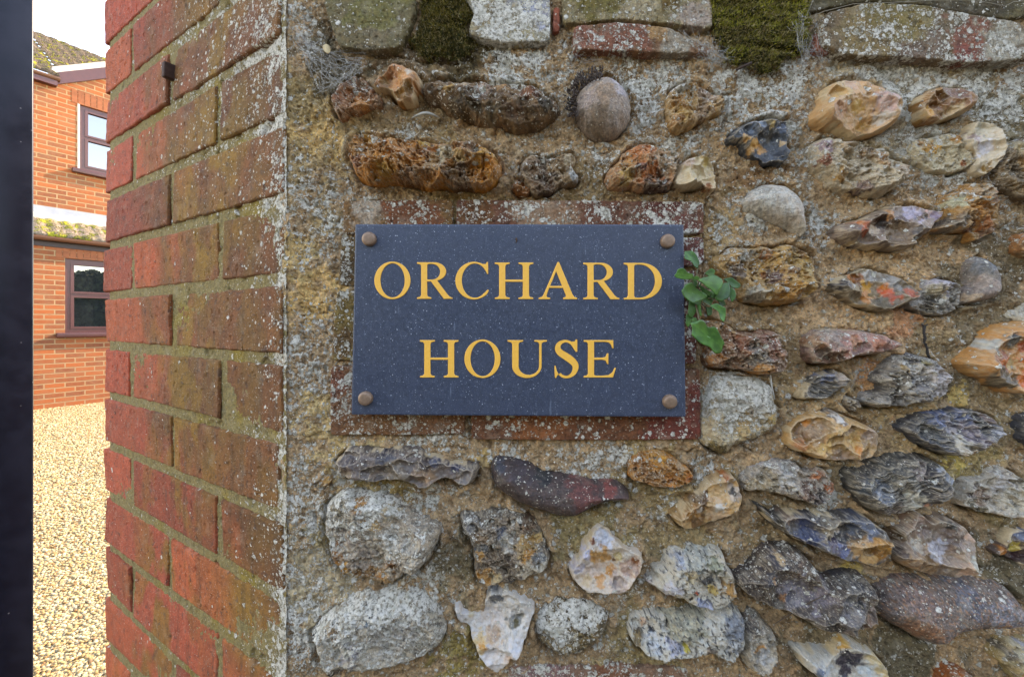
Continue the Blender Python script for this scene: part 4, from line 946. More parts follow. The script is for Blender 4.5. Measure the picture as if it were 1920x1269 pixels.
# letters: hand drawn roman capitals, cap height 1
def arc(cx, cy, rx, ry, a0, a1, n=22):
    return [(cx + rx * math.cos(math.radians(a0 + (a1 - a0) * i / n)), cy + ry * math.sin(math.radians(a0 + (a1 - a0) * i / n))) for i in range(n + 1)]
LS = [(0, 1), (0, .965), (.085, .945), (.115, .90), (.115, .10), (.085, .055), (0, .035)]          # left serifs, top to bottom
LF = [(.395, 0), (.395, .035), (.31, .055), (.28, .10)]                                           # right half of a left foot
GLY = {
 'H': (1.03, [[(0, 0)] + LF + [(.28, .475), (.75, .475), (.75, .10), (.72, .055), (.635, .035), (.635, 0), (1.03, 0), (1.03, .035), (.945, .055), (.915, .10), (.915, .90), (.945, .945), (1.03, .965), (1.03, 1), (.635, 1), (.635, .965), (.72, .945), (.75, .90), (.75, .53), (.28, .53), (.28, .90), (.31, .945), (.395, .965), (.395, 1)] + LS]),
 'E': (.87, [[(0, 0), (.79, 0), (.87, .25), (.835, .255), (.77, .13), (.67, .06), (.50, .045), (.34, .045), (.29, .06), (.28, .10), (.28, .475), (.50, .475), (.59, .455), (.63, .36), (.665, .36), (.665, .645), (.63, .645), (.59, .55), (.50, .53), (.28, .53), (.28, .955), (.55, .955), (.67, .94), (.73, .89), (.77, .78), (.805, .78), (.795, 1)] + LS]),
 'O': (.96, [arc(.48, .5, .48, .515, 0, 360, 56)[:-1], arc(.485, .5, .325, .468, 4, 364, 56)[:-1]]),
 'D': (1.03, [[(0, 0), (.45, 0)] + arc(.47, .5, .56, .5, -90, 90, 34) + LS, [(.28, .09), (.30, .052), (.36, .045)] + arc(.43, .5, .415, .455, -90, 90, 30) + [(.36, .955), (.30, .948), (.28, .91)]]),
 'R': (.98, [[(0, 0)] + LF + [(.28, .475), (.385, .475), (.74, 0), (.98, 0), (.98, .03), (.91, .055), (.85, .11), (.555, .505)] + arc(.47, .745, .335, .255, -68, 90, 24) + LS, [(.28, .525), (.40, .525)] + arc(.415, .74, .225, .215, -88, 90, 20) + [(.33, .955), (.285, .94), (.28, .90)]]),
 'A': (1.04, [[(0, 0), (.31, 0), (.31, .035), (.235, .05), (.21, .085), (.222, .14), (.287, .31), (.655, .31), (.735, .11), (.735, .065), (.66, .035), (.66, 0), (1.04, 0), (1.04, .035), (.965, .06), (.915, .13), (.55, 1.015), (.51, 1.015), (.135, .13), (.085, .06), (0, .035)], [(.307, .362), (.636, .362), (.472, .765)]]),
 'C': (.90, [arc(.50, .5, .50, .515, 62, 316, 46) + [(.90, .235), (.872, .255)] + arc(.525, .5, .355, .470, 309, 52, 44) + [(.81, .78), (.855, .685), (.885, .685), (.875, 1.01), (.845, 1.01), (.815, .955)]]),
 'U': (1.0, [[(0, 1), (0, .965), (.085, .945), (.115, .90)] + arc(.49, .31, .375, .325, 180, 360, 30) + [(.865, .90), (.90, .945), (1.0, .965), (1.0, 1), (.68, 1), (.68, .965), (.775, .945), (.805, .90)] + arc(.54, .31, .262, .245, 360, 180, 28) + [(.28, .90), (.31, .945), (.395, .965), (.395, 1)]]),
}
def s_glyph():
    sp = [(.53, .79, .022), (.46, .915, .026), (.33, .975, .024), (.205, .945, .036), (.125, .86, .055), (.12, .75, .068), (.19, .655, .080), (.33, .56, .086), (.46, .46, .084), (.55, .35, .075), (.56, .23, .064), (.50, .10, .047), (.375, .018, .026), (.245, .030, .026), (.15, .115, .027), (.09, .235, .022)]
    P = np.array(sp); n = len(P); out = []
    for i in range(n - 1):
        p0, p1, p2, p3 = P[max(i - 1, 0)], P[i], P[i + 1], P[min(i + 2, n - 1)]
        for k in range(5):
            t = k / 5; out.append(.5 * ((2 * p1) + (p2 - p0) * t + (2 * p0 - 5 * p1 + 4 * p2 - p3) * t * t + (3 * p1 - p0 - 3 * p2 + p3) * t ** 3))
    out.append(P[-1]); Q = np.array(out)
    T = np.gradient(Q[:, :2], axis=0); T /= np.hypot(T[:, 0], T[:, 1])[:, None]
    Nn = np.stack([-T[:, 1], T[:, 0]], 1)
    A = Q[:, :2] + Nn * Q[:, 2:] ; B = Q[:, :2] - Nn * Q[:, 2:]
    A = [tuple(p) for p in A]; B = [tuple(p) for p in B]
    # A runs on the inside of the top; terminals get upright serifs
    top = [(.575, .70), (.60, .70), (.595, 1.01), (.57, 1.01), (.548, .955)]
    bot = [(.062, .315), (.035, .315), (.04, -.015), (.066, -.015), (.09, .045)]
    up, dn = (A, B) if A[0][0] < B[0][0] else (B, A)
    return up, dn, top, bot
up, dn, top_s, bot_s = s_glyph()
GLY['S'] = (.62, [[(.60, .70), (.60, 1.01), (.572, 1.01), (.545, .958)] + dn[6:-6] + [(.10, .05), (.07, -.012), (.04, -.012), (.03, .31), (.058, .31)] + up[-3:2:-1] + [(.57, .70)]])

def gold_mat():
    t = NT('gold_leaf_paint'); P = t.obj()
    f = t.noise(P, 500, 3, .6)
    t.set(t.b.inputs['Base Color'], t.mix(f, (.80, .355, .035), (.92, .475, .08)))
    t.b.inputs['Roughness'].default_value = .5
    return t.m
M_GOLD = gold_mat()
def letter(ch, px0, px1, pyt, pyb):
    w, loops = GLY[ch]
    cu = bpy.data.curves.new('letter', 'CURVE'); cu.dimensions = '2D'; cu.fill_mode = 'BOTH'
    a, b = pl(px0, pyb), pl(px1, pyt)
    sx, sz = (b.x - a.x) / w, b.z - a.z
    for lp in loops:
        s = cu.splines.new('POLY'); s.points.add(len(lp) - 1); s.use_cyclic_u = True
        for pt, (x, y) in zip(s.points, lp): pt.co = (x * sx, y * sz, 0, 1)
    cu.extrude = .00035; cu.bevel_depth = .00035; cu.bevel_resolution = 1; cu.offset = -.0003
    tmp = bpy.data.objects.new('letter_curve', cu); COL.objects.link(tmp)
    dg = bpy.context.evaluated_depsgraph_get()
    me = bpy.data.meshes.new_from_object(tmp.evaluated_get(dg))
    bpy.data.objects.remove(tmp); bpy.data.curves.remove(cu)
    me.materials.clear(); me.materials.append(M_GOLD)
    o = bpy.data.objects.new('letter', me); COL.objects.link(o)
    o.parent = sign; local(o)
    o.location = (a.x, YF + .0001, a.z); o.rotation_euler = (math.radians(90), 0, 0)
    o['label'] = 'gold capital letter ' + ch
def zx(v): return 620 + v / 2.6667
def zy(v): return 380 + v / 2.6667
for ch, a, b in (('O', 219, 399), ('R', 432, 609), ('C', 624, 791), ('H', 821, 1013), ('A', 1040, 1232), ('R', 1263, 1443), ('D', 1465, 1656)):
    letter(ch, zx(a), zx(b), zy(298 + (a - 219) * .003), zy(480 + (a - 219) * .003))
for ch, a, b in (('H', 447, 639), ('O', 669, 849), ('U', 885, 1081), ('S', 1113, 1235), ('E', 1265, 1426)):
    letter(ch, zx(a), zx(b), zy(687), zy(873))

M_CAP = plain('dull_bronze', (.23, .14, .09), .5, .35, .22, 350, .0003)
for (cx, cy) in ((693.5, 449), (1250.5, 453), (686.5, 746), (1254.5, 752)):
    bm = bmesh.new(); c = pl(cx, cy)
    rad = 13.2 / F_PX * (YF - CAM.y)
    prof = [(0, -.0052), (rad * .55, -.0052), (rad * .80, -.0049), (rad * .93, -.0042), (rad, -.0028), (rad, .0008)]
    rings = []
    for r, y in prof:
        rings.append([bm.verts.new((max(r, 1e-5) * math.cos(t * math.pi / 20), y, max(r, 1e-5) * math.sin(t * math.pi / 20))) for t in range(40)])
    for r0, r1 in zip(rings[:-1], rings[1:]):
        for t in range(40): bm.faces.new((r0[t], r0[(t + 1) % 40], r1[(t + 1) % 40], r1[t])).smooth = True
    bm.normal_update(); me = bpy.data.meshes.new('screw_cap'); bm.to_mesh(me); bm.free(); me.materials.append(M_CAP)
    o = bpy.data.objects.new('screw_cap', me); COL.objects.link(o); o.parent = sign; local(o); o.location = c
# small brown mark near the top edge
c = pl(968, 451); V, Fc = [], []
tube(V, Fc, [c + Vector((0, -.0005, .0026)), c + Vector((.0003, -.0008, .0006)), c + Vector((-.0002, -.0007, -.0024))], [.0004, .0009, .0003], 6)
tube(V, Fc, [c + Vector((-.0012, -.0005, .0012)), c + Vector((.0012, -.0006, .0010))], .0003, 5)
o = local(mesh_obj('dirt_speck', V, Fc, plain('dark_brown_dirt', (.07, .04, .025), .9), sign))

# ------------------------------------------------------------------ ivy sprig
def leaf_mat():
    t = NT('ivy_leaf'); P = t.obj(); n = t.noise(P, 150, 3, .6); n2 = t.noise(P, 40, 2, .5)
    ri = t.n('ShaderNodeAttribute'); ri.attribute_name = 'Col'
    col = t.mix(t.mr(n, .3, .7), (.016, .072, .010), (.045, .145, .020))
    col = t.mix(1.0, col, ri.outputs['Color'], 'MULTIPLY')
    col = t.mix(t.mr(n2, .50, .72, 0, .5), col, (.065, .12, .018))
    t.set(t.b.inputs['Base Color'], col); t.b.inputs['Roughness'].default_value = .42
    t.b.inputs['Subsurface Weight'].default_value = 0.0
    t.set(t.b.inputs['Normal'], t.bump(n, .3, .0006))
    return t.m
M_LEAF = leaf_mat()
ivy = empty('ivy_sprig', tuple(pl(1290, 545, -.005)))
tag(ivy, 'green ivy sprig growing out from behind the right edge of the sign', 'plant')
def xy(s): return [(1240 + float(a) / 5.289, 440 + float(b) / 5.289) for a, b in zip(s.split()[::2], s.split()[1::2])]
LEAVES = [('245 175 300 165 350 210 370 270 360 325 330 310 300 260 240 240', .030, 1.0, .5), ('140 405 170 350 220 335 250 375 305 392 300 440 200 435 160 425', .044, 1.25, .3),
 ('300 430 350 410 380 425 360 450 310 450', .042, 1.2, .2), ('240 500 310 490 350 545 455 605 400 640 320 670 240 620 215 560', .043, .95, .6),
 ('375 455 450 425 530 410 590 440 600 500 545 590 500 545 430 490', .046, 1.2, -.4), ('440 380 500 335 530 360 520 410 480 420', .034, .9, .3),
 ('380 500 440 540 510 580 470 600 420 585', .036, 1.0, .2), ('620 490 660 480 680 560 660 620 600 655 540 635 560 580', .036, .72, .5),
 ('690 520 730 560 740 610 700 665 680 610', .032, 1.0, -.3), ('620 440 700 430 780 490 760 530 700 515 650 460', .026, .7, .4),
 ('490 710 560 690 630 730 635 790 615 860 590 830 570 760', .040, 1.2, .4), ('280 670 330 680 340 760 310 820 270 790', .030, .8, .3),
 ('250 800 285 800 300 860 270 910 245 890', .028, .9, .2), ('315 890 380 865 430 870 460 930 520 920 570 980 605 1070 590 1130 545 1168 510 1140 480 1100 380 1060 325 990', .044, 1.05, .5),
 ('445 720 500 720 500 790 460 800', .022, .75, .2), ('350 680 385 660 400 800 380 790', .028, 1.5, .2), ('530 600 560 600 550 640 500 640', .026, .7, .2), ('400 610 470 600 510 650 490 700 430 690', .030, .8, .3), ('300 440 360 470 350 520 300 500', .036, .75, .3), ('560 640 620 650 640 700 590 710', .024, .65, .3), ('350 600 400 640 380 700 330 680', .032, .85, .3), ('470 560 540 560 560 610 500 630', .034, .8, -.3), ('300 820 350 830 360 880 320 890', .030, .8, .3)]
for li, (s, dep, br_, cup) in enumerate(LEAVES):
    poly = np.array(xy(s)); poly = np.stack([poly, (poly + np.roll(poly, -1, 0)) / 2], 1).reshape(-1, 2); cen = poly.mean(0)
    poly = chaikin(cen + (poly - cen) * (1.13 + .07 * np.cos(np.arange(len(poly)) * 2.1 + li))[:, None], 1)
    R = np.random.RandomState(li + 40)
    far = poly[np.argmax(np.hypot(*(poly - cen).T))]; ax = (far - cen) / np.hypot(*(far - cen))
    L = np.abs((poly - cen) @ ax).max()
    vs, cs, fs = [], [], []
    rings = 7; m = len(poly)
    nrm = np.array([-ax[1], ax[0]]); wd = np.abs((poly - cen) @ nrm).max() + 1e-6
    tiltx, tilty = R.uniform(-.35, .35, 2)
    for r in range(rings + 1):
        f = r / rings
        for p in poly:
            q = cen + (p - cen) * max(f, .001)
            a = (q - cen) @ ax / L; b = (q - cen) @ nrm / wd
            bend = cup * (.55 * b * b - .35 * a * a) * wd * .55 + (tiltx * a + tilty * b) * wd * .5 - .12 * wd * (abs(b) < .10) * 0
            vein = -.02 * wd * math.cos(a * 9) * abs(b)
            y = -dep - (bend + vein) / F_PX * .39
            w = wall_pt(q[0], q[1], y); vs.append((w[0], y, w[1]))
            vn = math.exp(-(b / .07) ** 2) * .45 + .25 * max(0, math.cos((a - abs(b) * .8) * 11)) ** 8
            cs.append(np.array([br_, br_, br_]) * (1 + vn * np.array([1.1, .7, 1.0])))
    for r in range(rings):
        for k in range(m):
            k2 = (k + 1) % m; fs.append((r * m + k, r * m + k2, (r + 1) * m + k2, (r + 1) * m + k))
    o = np_mesh('leaf', np.array(vs), np.array(fs), M_LEAF, ivy, np.array(cs)); local(o)
    md = o.modifiers.new('thickness', 'SOLIDIFY'); md.thickness = .0005
V, Fc = [], []
rt = pl(1284, 548, -.006)
for li, (s, dep, *_r) in enumerate(LEAVES):
    c = np.array(xy(s)); base = c[np.argmin(np.hypot(c[:, 0] - 1288, c[:, 1] - 545))]
    w = wall_pt(base[0], base[1], -dep + .001); e = Vector((w[0], -dep + .001, w[1]))
    mid = rt.lerp(e, .5) + Vector((0.002, -.006, -.003)); tube(V, Fc, [rt, mid, e], [.0011, .0008, .0006], 5)
local(mesh_obj('stem', V, Fc, plain('ivy_stem', (.10, .085, .04), .7), ivy))

# ------------------------------------------------------------------ moss cushion on the top course
def moss_mat():
    t = NT('moss'); a = t.n('ShaderNodeAttribute'); a.attribute_name = 'Col'
    t.set(t.b.inputs['Base Color'], a.outputs['Color']); t.b.inputs['Roughness'].default_value = .95
    t.b.inputs['Specular IOR Level'].default_value = .1
    return t.m
M_MOSS = moss_mat()
MP = chaikin(np.array([(1318, 10), (1330, -30), (1520, -30), (1524, 20), (1522, 60), (1516, 92), (1490, 110), (1468, 128), (1440, 134), (1400, 124), (1362, 116), (1350, 96), (1334, 70)], float), 1)
def moss_cushion(poly, n, H, name, label, seed, pal, parent=None):
    R = np.random.RandomState(seed)
    lo, hi = poly.min(0) - 4, poly.max(0) + 4
    gx, gy = np.meshgrid(np.arange(lo[0], hi[0], 2.0), np.arange(lo[1], hi[1], 2.0))
    d = sdist(gx + 16 * fbm(gx / 28, gy / 28, 4, seed), gy + 16 * fbm(gx / 28, gy / 28, 4, seed + 1), poly)
    h = H * (1 - (1 - np.clip(d / 26, 0, 1)) ** 2) ** .5 + 3.0 * fbm(gx / 22, gy / 18, 3, seed + 2) + 1.5 * fbm(gx / 7, gy / 7, 2, seed + 3)
    cut = np.exp(-(seg_dist(gx, gy, np.array([(1420, 88), (1460, 92), (1500, 96)])) / 4) ** 2)
    h = np.where(d < 0, d * 2, h - 6 * cut)
    keep = (d > -3) & (fbm(gx / 9, gy / 9, 3, seed + 21) > .10 - d / 22); idx = np.full(gx.shape, -1); idx[keep] = np.arange(keep.sum())
    V = np.stack([((gx - 960) / F_PX * .415)[keep], -h[keep] / 1000, (CAM.z - (gy - HOR) / F_PX * .415)[keep]], 1)
    Vs = [V]; Qs = [grid_quads(idx, *gx.shape)]; Cs = [np.tile(np.array([.030, .030, .010]), (len(V), 1))]
    ii = np.argwhere(keep & (d > -2)); nv = len(V)
    pick = ii[R.randint(len(ii), size=n)]
    bx = gx[pick[:, 0], pick[:, 1]] + R.uniform(-1, 1, n); by = gy[pick[:, 0], pick[:, 1]] + R.uniform(-1, 1, n); bh = h[pick[:, 0], pick[:, 1]]
    ln = R.uniform(1.6, 4.2, n) * 1e-3; ang = R.uniform(0, 6.28, n); sp = R.uniform(.2, 1.0, n)
    root = np.stack([(bx - 960) / F_PX * .415, -bh / 1000 + .0006, CAM.z - (by - HOR) / F_PX * .415], 1)
    dr = np.stack([np.cos(ang) * sp, -np.ones(n) * R.uniform(.5, 1, n), np.sin(ang) * sp + .15], 1); dr /= np.linalg.norm(dr, axis=1)[:, None]
    sd = np.cross(dr, R.normal(size=(n, 3))); sd /= np.linalg.norm(sd, axis=1)[:, None]
    w = R.uniform(.00022, .00045, n)[:, None]
    tip = root + dr * ln[:, None]; midp = root + dr * ln[:, None] * .55
    B = np.stack([root - sd * w, root + sd * w, midp + sd * w * 1.1, tip], 1).reshape(-1, 3)
    Vs.append(B); Qs.append(np.arange(n * 4).reshape(n, 4) + nv)
    g = fbm(bx / 40, by / 26, 3, seed + 8); gg = np.clip(.5 + 1.0 * g + .35 * (by < 55) - .2 + R.uniform(-.25, .25, n), 0, 1)[:, None]
    base = np.array(pal[0]) * (1 - gg) + np.array(pal[1]) * gg
    dry = (R.uniform(size=n) < .30)[:, None]; base = np.where(dry, np.array([.32, .25, .13]), base)
    Cs.append(np.repeat(base, 4, 0))
    o = np_mesh(name, np.concatenate(Vs), np.concatenate(Qs), M_MOSS, parent, np.concatenate(Cs), smooth=False)
    tag(o, label, 'moss', kind='stuff'); return o
moss_cushion(MP, 15000, 10, 'moss', 'thick green moss cushion hanging over the top of the flint wall', 5, [(.15, .115, .035), (.34, .32, .045)])
MP2 = chaikin(np.array([(778, -30), (880, -30), (884, 15), (878, 50), (900, 85), (880, 108), (820, 112), (772, 104), (762, 70), (784, 40)], float), 1)
moss_cushion(MP2, 7000, 8, 'moss', 'dark brown green moss between two blocks at the top left', 15, [(.085, .066, .018), (.20, .155, .03)])

# ------------------------------------------------------------------ seed head, cobwebs, twigs, leaf, shell
R = np.random.RandomState(77)
V, Fc = [], []
for k in range(300):
    a = math.radians(R.uniform(88, 200)); rr = R.uniform(47, 70) * (1 if a < 3.0 else .92)
    px = 1128 + rr * 1.02 * math.cos(a); py = 201 - rr * math.sin(a) * 1.04
    if rr > 58 and R.uniform() < .35: continue
    y = -.004 - R.uniform(0, .016) * (1 - (rr - 47) / 30)
    w = wall_pt(px, py, y); p = Vector((w[0], y, w[1]))
    d = Vector((math.cos(a) + R.normal() * .5, -.6 + R.normal() * .3, math.sin(a) + R.normal() * .5)).normalized()
    tube(V, Fc, [p, p + d * .0016, p + d * R.uniform(.0028, .0046)], [.0004, .00085, .0002], 5)
o = mesh_obj('seed_head', V, Fc, plain('dry_brown_husk', (.055, .034, .024), .8, var=.45, scale=700))
tag(o, 'spiky dry brown seed head wedged behind the round cobble', 'seed head')

def web_mat():
    t = NT('cobweb_silk'); t.set(t.b.inputs['Base Color'], (.50, .48, .44, 1)); t.b.inputs['Roughness'].default_value = .6
    t.b.inputs['Alpha'].default_value = .45
    return t.m
M_WEB = web_mat()
def cobweb(pts, n, rad, label, seed, sag=.004, depth=(.002, .018)):
    R = np.random.RandomState(seed); V, Fc = [], []
    A = np.array(pts, float)
    for k in range(n):
        i, j = R.randint(len(A), size=2)
        if i == j: j = (i + 1) % len(A)
        p0 = A[i] + R.normal(size=2) * 9; p1 = A[j] + R.normal(size=2) * 9
        if R.uniform() < .5: p1 = p0 + (p1 - p0) * R.uniform(.3, .7)
        y0, y1 = -R.uniform(*depth), -R.uniform(*depth)
        w0, w1 = wall_pt(*p0, y0), wall_pt(*p1, y1)
        a, b = Vector((w0[0], y0, w0[1])), Vector((w1[0], y1, w1[1]))
        q = [a.lerp(b, t) + Vector((R.normal() * .0006, R.normal() * .0006, -sag * 4 * t * (1 - t) * R.uniform(.2, 1) + R.normal() * .0006)) for t in np.linspace(0, 1, 7)]
        tube(V, Fc, q, R.uniform(*rad), 3)
    o = mesh_obj('cobweb', V, Fc, M_WEB); tag(o, label, 'cobweb', 'cobwebs on the flint wall'); return o
cobweb([(560, 60), (600, 90), (622, 120), (660, 130), (640, 165), (600, 165), (585, 130), (570, 95), (680, 110), (655, 150)], 110, (.00008, .00022), 'grey cobweb tangle in the top left corner beside the pier', 3)
cobweb([(1280, 62), (1310, 85), (1340, 110), (1365, 100), (1300, 100), (1330, 80), (1350, 118)], 70, (.00007, .00018), 'cobweb between the tapered red brick and the moss', 4)
cobweb([(1495, 40), (1520, 60), (1530, 95), (1510, 110), (1545, 120), (1500, 80), (1540, 70), (1512, 20)], 80, (.00007, .00018), 'cobweb at the right end of the moss cushion', 5)
cobweb([(1600, 690), (1620, 700), (1595, 720), (1640, 680), (1610, 675)], 30, (.00006, .00014), 'fine cobweb under the flat pinkish flint', 6)
cobweb([(1840, 330), (1860, 350), (1850, 310), (1880, 335)], 22, (.00006, .00013), 'little cobweb between two brown flints near the right edge', 7)
cobweb([(1070, 100), (1090, 112), (1110, 118), (1130, 105), (1060, 125)], 22, (.00006, .00013), 'thin cobweb hanging under the red brick above the round cobble', 8)
V, Fc = [], []
R = np.random.RandomState(5)
pp_ = [(1500, 40), (1545, 22), (1600, 8), (1680, 5), (1760, 1), (1830, 1), (1885, 12), (1900, 4), (1925, 2)]
pts = []
for px, py in pp_:
    y = -.017 - R.uniform(0, .002); w = wall_pt(px, py, y); pts.append((w[0], y, w[1]))
tube(V, Fc, pts, .00030, 5)
o = mesh_obj('dry_stalk', V, Fc, plain('dry_straw', (.24, .20, .14), .8)); tag(o, 'long pale dry stalk lying across the large rounded brick at the top right', 'stalk')

def twig(name, pts, rad, col, label, y, cat='twig'):
    V, Fc = [], []; R = np.random.RandomState(len(label)); q = []
    for i, (px, py) in enumerate(pts):
        yy = (y[0] + (y[1] - y[0]) * i / (len(pts) - 1)); w = wall_pt(px, py, yy)
        q.append(Vector((w[0], yy, w[1])))
    tube(V, Fc, q, [rad * R.uniform(.7, 1.3) for _ in q], 7)
    if cat == 'twig' and len(pts) > 4:
        for i in range(1, len(q) - 1):
            d = Vector((R.normal(), -.3, R.normal() * .6)).normalized() * rad * 2.6
            tube(V, Fc, [q[i], q[i] + d], [rad * .7, rad * .35], 5)
        tube(V, Fc, [q[0], q[0] + Vector((.003, 0, .002))], [rad, rad * .7], 5); tube(V, Fc, [q[0], q[0] + Vector((-.0025, 0, .002))], [rad, rad * .7], 5)
    o = mesh_obj(name, V, Fc, plain(label[:20].replace(' ', '_'), col, .85, var=.3, scale=400)); return tag(o, label, cat)
twig('twig', [(1733, 612), (1732, 625), (1735, 634), (1733, 642), (1738, 652), (1739, 662), (1743, 672)], .0011, (.025, .018, .014), 'short black knobbly twig above the pale grey domed flint', (-.008, -.008))
twig('dry_stalk', [(1454, 1168), (1490, 1146), (1520, 1128), (1545, 1116)], .0006, (.07, .045, .03), 'thin brown stalk across the large dark purple brown flint', (-.016, -.030), 'stalk')
twig('twig', [(1380, 132), (1395, 124), (1410, 118)], .0010, (.05, .028, .02), 'small dark stick under the moss cushion', (-.010, -.016), 'stick')
twig('dry_stalk', [(1444, 703), (1447, 725), (1452, 748)], .0008, (.42, .38, .32), 'pale grey stalk on the mortar beside the pale boulder', (-.004, -.007), 'stalk')
# curled dry leaf
c = [(604, 86), (612, 82), (620, 88), (620, 98), (613, 101), (606, 94)]
poly = chaikin(np.array(c, float), 2); vs, fs = [], []; m = len(poly); cen = poly.mean(0)
for r in range(5):
    for p in poly:
        q = cen + (p - cen) * max(r / 4, .01); y = -.016 + .004 * ((q[0] - cen[0]) / 8) ** 2 - .002 * (q[1] - cen[1]) / 8
        w = wall_pt(q[0], q[1], y); vs.append((w[0], y, w[1]))
for r in range(4):
    for k in range(m): fs.append((r * m + k, r * m + (k + 1) % m, (r + 1) * m + (k + 1) % m, (r + 1) * m + k))
o = mesh_obj('dry_leaf', vs, fs, plain('dry_leaf', (.42, .30, .15), .7, var=.3, scale=200)); o.modifiers.new('thickness', 'SOLIDIFY').thickness = .0006
tag(o, 'small curled tan leaf caught in the cobweb at the top left', 'leaf')
# rim of a shell bedded in the mortar
V, Fc = [], []; q = []
for t in np.linspace(0, 1, 15):
    px = 772 + 53 * t; py = 222 - 9.5 * math.sin(math.pi * t); y = -.005 - .009 * math.sin(math.pi * t)
    w = wall_pt(px, py, y); q.append((w[0], y, w[1]))
tube(V, Fc, q, [.0004 + .0011 * math.sin(math.pi * t) for t in np.linspace(0, 1, 15)], 8)
o = local(mesh_obj('shell_rim', V, Fc, plain('grey_shell', (.33, .31, .26), .55, var=.2, scale=300), wall_root)); o['label'] = 'thin grey shell rim bedded in the mortar above the golden orange flint'

# ------------------------------------------------------------------ gate post
dp = 0.95
xe = (63.0 - 960) / F_PX * dp; yg = dp + CAM.y
def steel_mat():
    t = NT('black_powder_coat'); P = t.obj()
    n = t.noise(P, 700, 2, .5); s = t.noise(P, 22, 3, .6)
    col = t.mix(t.mr(s, .35, .7), (.0022, .0036, .009), (.004, .006, .014))
    v = t.vor(P, 60); vc = t.vor(P, 60, 'Color'); sp = t.n('ShaderNodeSeparateColor'); t.t.links.new(vc, sp.inputs[0])
    m = t.math('MULTIPLY', t.mr(v, .10, .05), t.math('GREATER_THAN', sp.outputs[0], .8))
    col = t.mix(t.math('MULTIPLY', m, .6), col, (.12, .13, .15))
    t.set(t.b.inputs['Base Color'], col); t.set(t.b.inputs['Roughness'], t.mr(s, .3, .7, .30, .38)); t.b.inputs['Specular IOR Level'].default_value = .22
    t.set(t.b.inputs['Normal'], t.bump(n, .08, .0003))
    return t.m
post = box_obj('gate_post', (-.10, 0, 0, .10, 0, 2.05), steel_mat(), None, .003)
post.location = (xe, yg, 0); post.rotation_euler = (0, 0, math.radians(53))
tag(post, 'black metal gate post standing at the left edge of the photo', 'post')

# ------------------------------------------------------------------ house beyond the gate
D0 = 1.30 * F_PX / (769 - HOR)
HO = np.array([(62 - 960.0) / F_PX * D0, D0 + CAM.y])
HD = np.array([540 / F_PX, 1.0]); HD /= np.hypot(*HD); HN = np.array([HD[1], -HD[0]])
house = empty('brick_house', (float(HO[0]), float(HO[1]), 0), math.atan2(HD[1], HD[0]))
tag(house, 'orange brick house with brown framed windows and mossy roofs beyond the gravel', 'house')
def H(px, py, o=0.0):
    """photograph pixel -> (s along the wall, z) on the plane o metres in front of the lower wall"""
    d = np.array([(px - 960) / F_PX, 1.0]); c0 = np.array([CAM.x, CAM.y]); p0 = HO + HN * o
    t = np.dot(p0 - c0, HN) / np.dot(d, HN)
    q = c0 + d * t
    return float(np.dot(q - HO, HD)), float(CAM.z - (py - HOR) / F_PX * t)
SET = 0.50
def house_brick(name='house_brick'):
    t = NT(name); P = t.obj()
    sp = t.n('ShaderNodeSeparateXYZ'); t.t.links.new(P, sp.inputs[0]); cb = t.n('ShaderNodeCombineXYZ')
    t.set(cb.inputs[0], sp.outputs[0]); t.set(cb.inputs[1], sp.outputs[2])
    b = t.n('ShaderNodeTexBrick'); t.t.links.new(cb.outputs[0], b.inputs['Vector'])
    b.offset = .5; b.inputs['Scale'].default_value = 1; b.inputs['Brick Width'].default_value = .225; b.inputs['Row Height'].default_value = .075
    b.inputs['Mortar Size'].default_value = .0085; b.inputs['Mortar Smooth'].default_value = .1; b.inputs['Bias'].default_value = -.15
    b.inputs['Color1'].default_value = (.30, .072, .018, 1); b.inputs['Color2'].default_value = (.12, .036, .018, 1); b.inputs['Mortar'].default_value = (.29, .20, .105, 1)
    n = t.noise(P, 26, 4, .6); n2 = t.noise(P, 5, 2, .5)
    col = t.mix(t.mr(n, .3, .7, .0, .35), b.outputs['Color'], (.31, .105, .03), 'MIX')
    col = t.mix(t.mr(n2, .4, .7, 0, .25), col, (.21, .12, .065))
    t.set(t.b.inputs['Base Color'], col); t.b.inputs['Roughness'].default_value = .9
    t.set(t.b.inputs['Normal'], t.bump(t.math('SUBTRACT', t.math('MULTIPLY', n, .3), b.outputs['Fac']), .8, .006))
    return t.m
M_HB = house_brick()
M_UPVC = plain('brown_window_frame', (.075, .022, .020), .35, var=.12, scale=20)
M_WHITE = plain('white_mortar_verge', (.44, .41, .37), .85, var=.12, scale=14)
M_LEAD = plain('lead_flashing', (.25, .27, .31), .55, .0, .15, 12)
M_GUT = plain('brown_gutter', (.13, .055, .032), .4, var=.12, scale=20)
def tile_mat(lo=.69, dk=1.0):
    t = NT('mossy_roof_tile'); P = t.obj(); n = t.noise(P, 9, 4, .65); f = t.noise(P, 40, 3, .6); g = t.noise(P, 3.5, 2, .5)
    col = t.ramp(f, [(.3, (.07 * dk, .05 * dk, .036 * dk)), (.55, (.12 * dk, .09 * dk, .065 * dk)), (.75, (.22 * dk, .18 * dk, .14 * dk))])
    m = t.mr(t.math('ADD', n, t.math('MULTIPLY', f, .35)), lo, lo + .08)
    col = t.mix(m, col, t.mix(t.mr(g, .4, .6), (.11, .11, .014), (.26, .25, .02)))
    t.set(t.b.inputs['Base Color'], col); t.b.inputs['Roughness'].default_value = .95
    t.set(t.b.inputs['Normal'], t.bump(t.math('ADD', f, m), .9, .02)); return t.m
M_TILE = tile_mat(.70, .8); M_TILE_LOW = tile_mat(.655, 2.0)
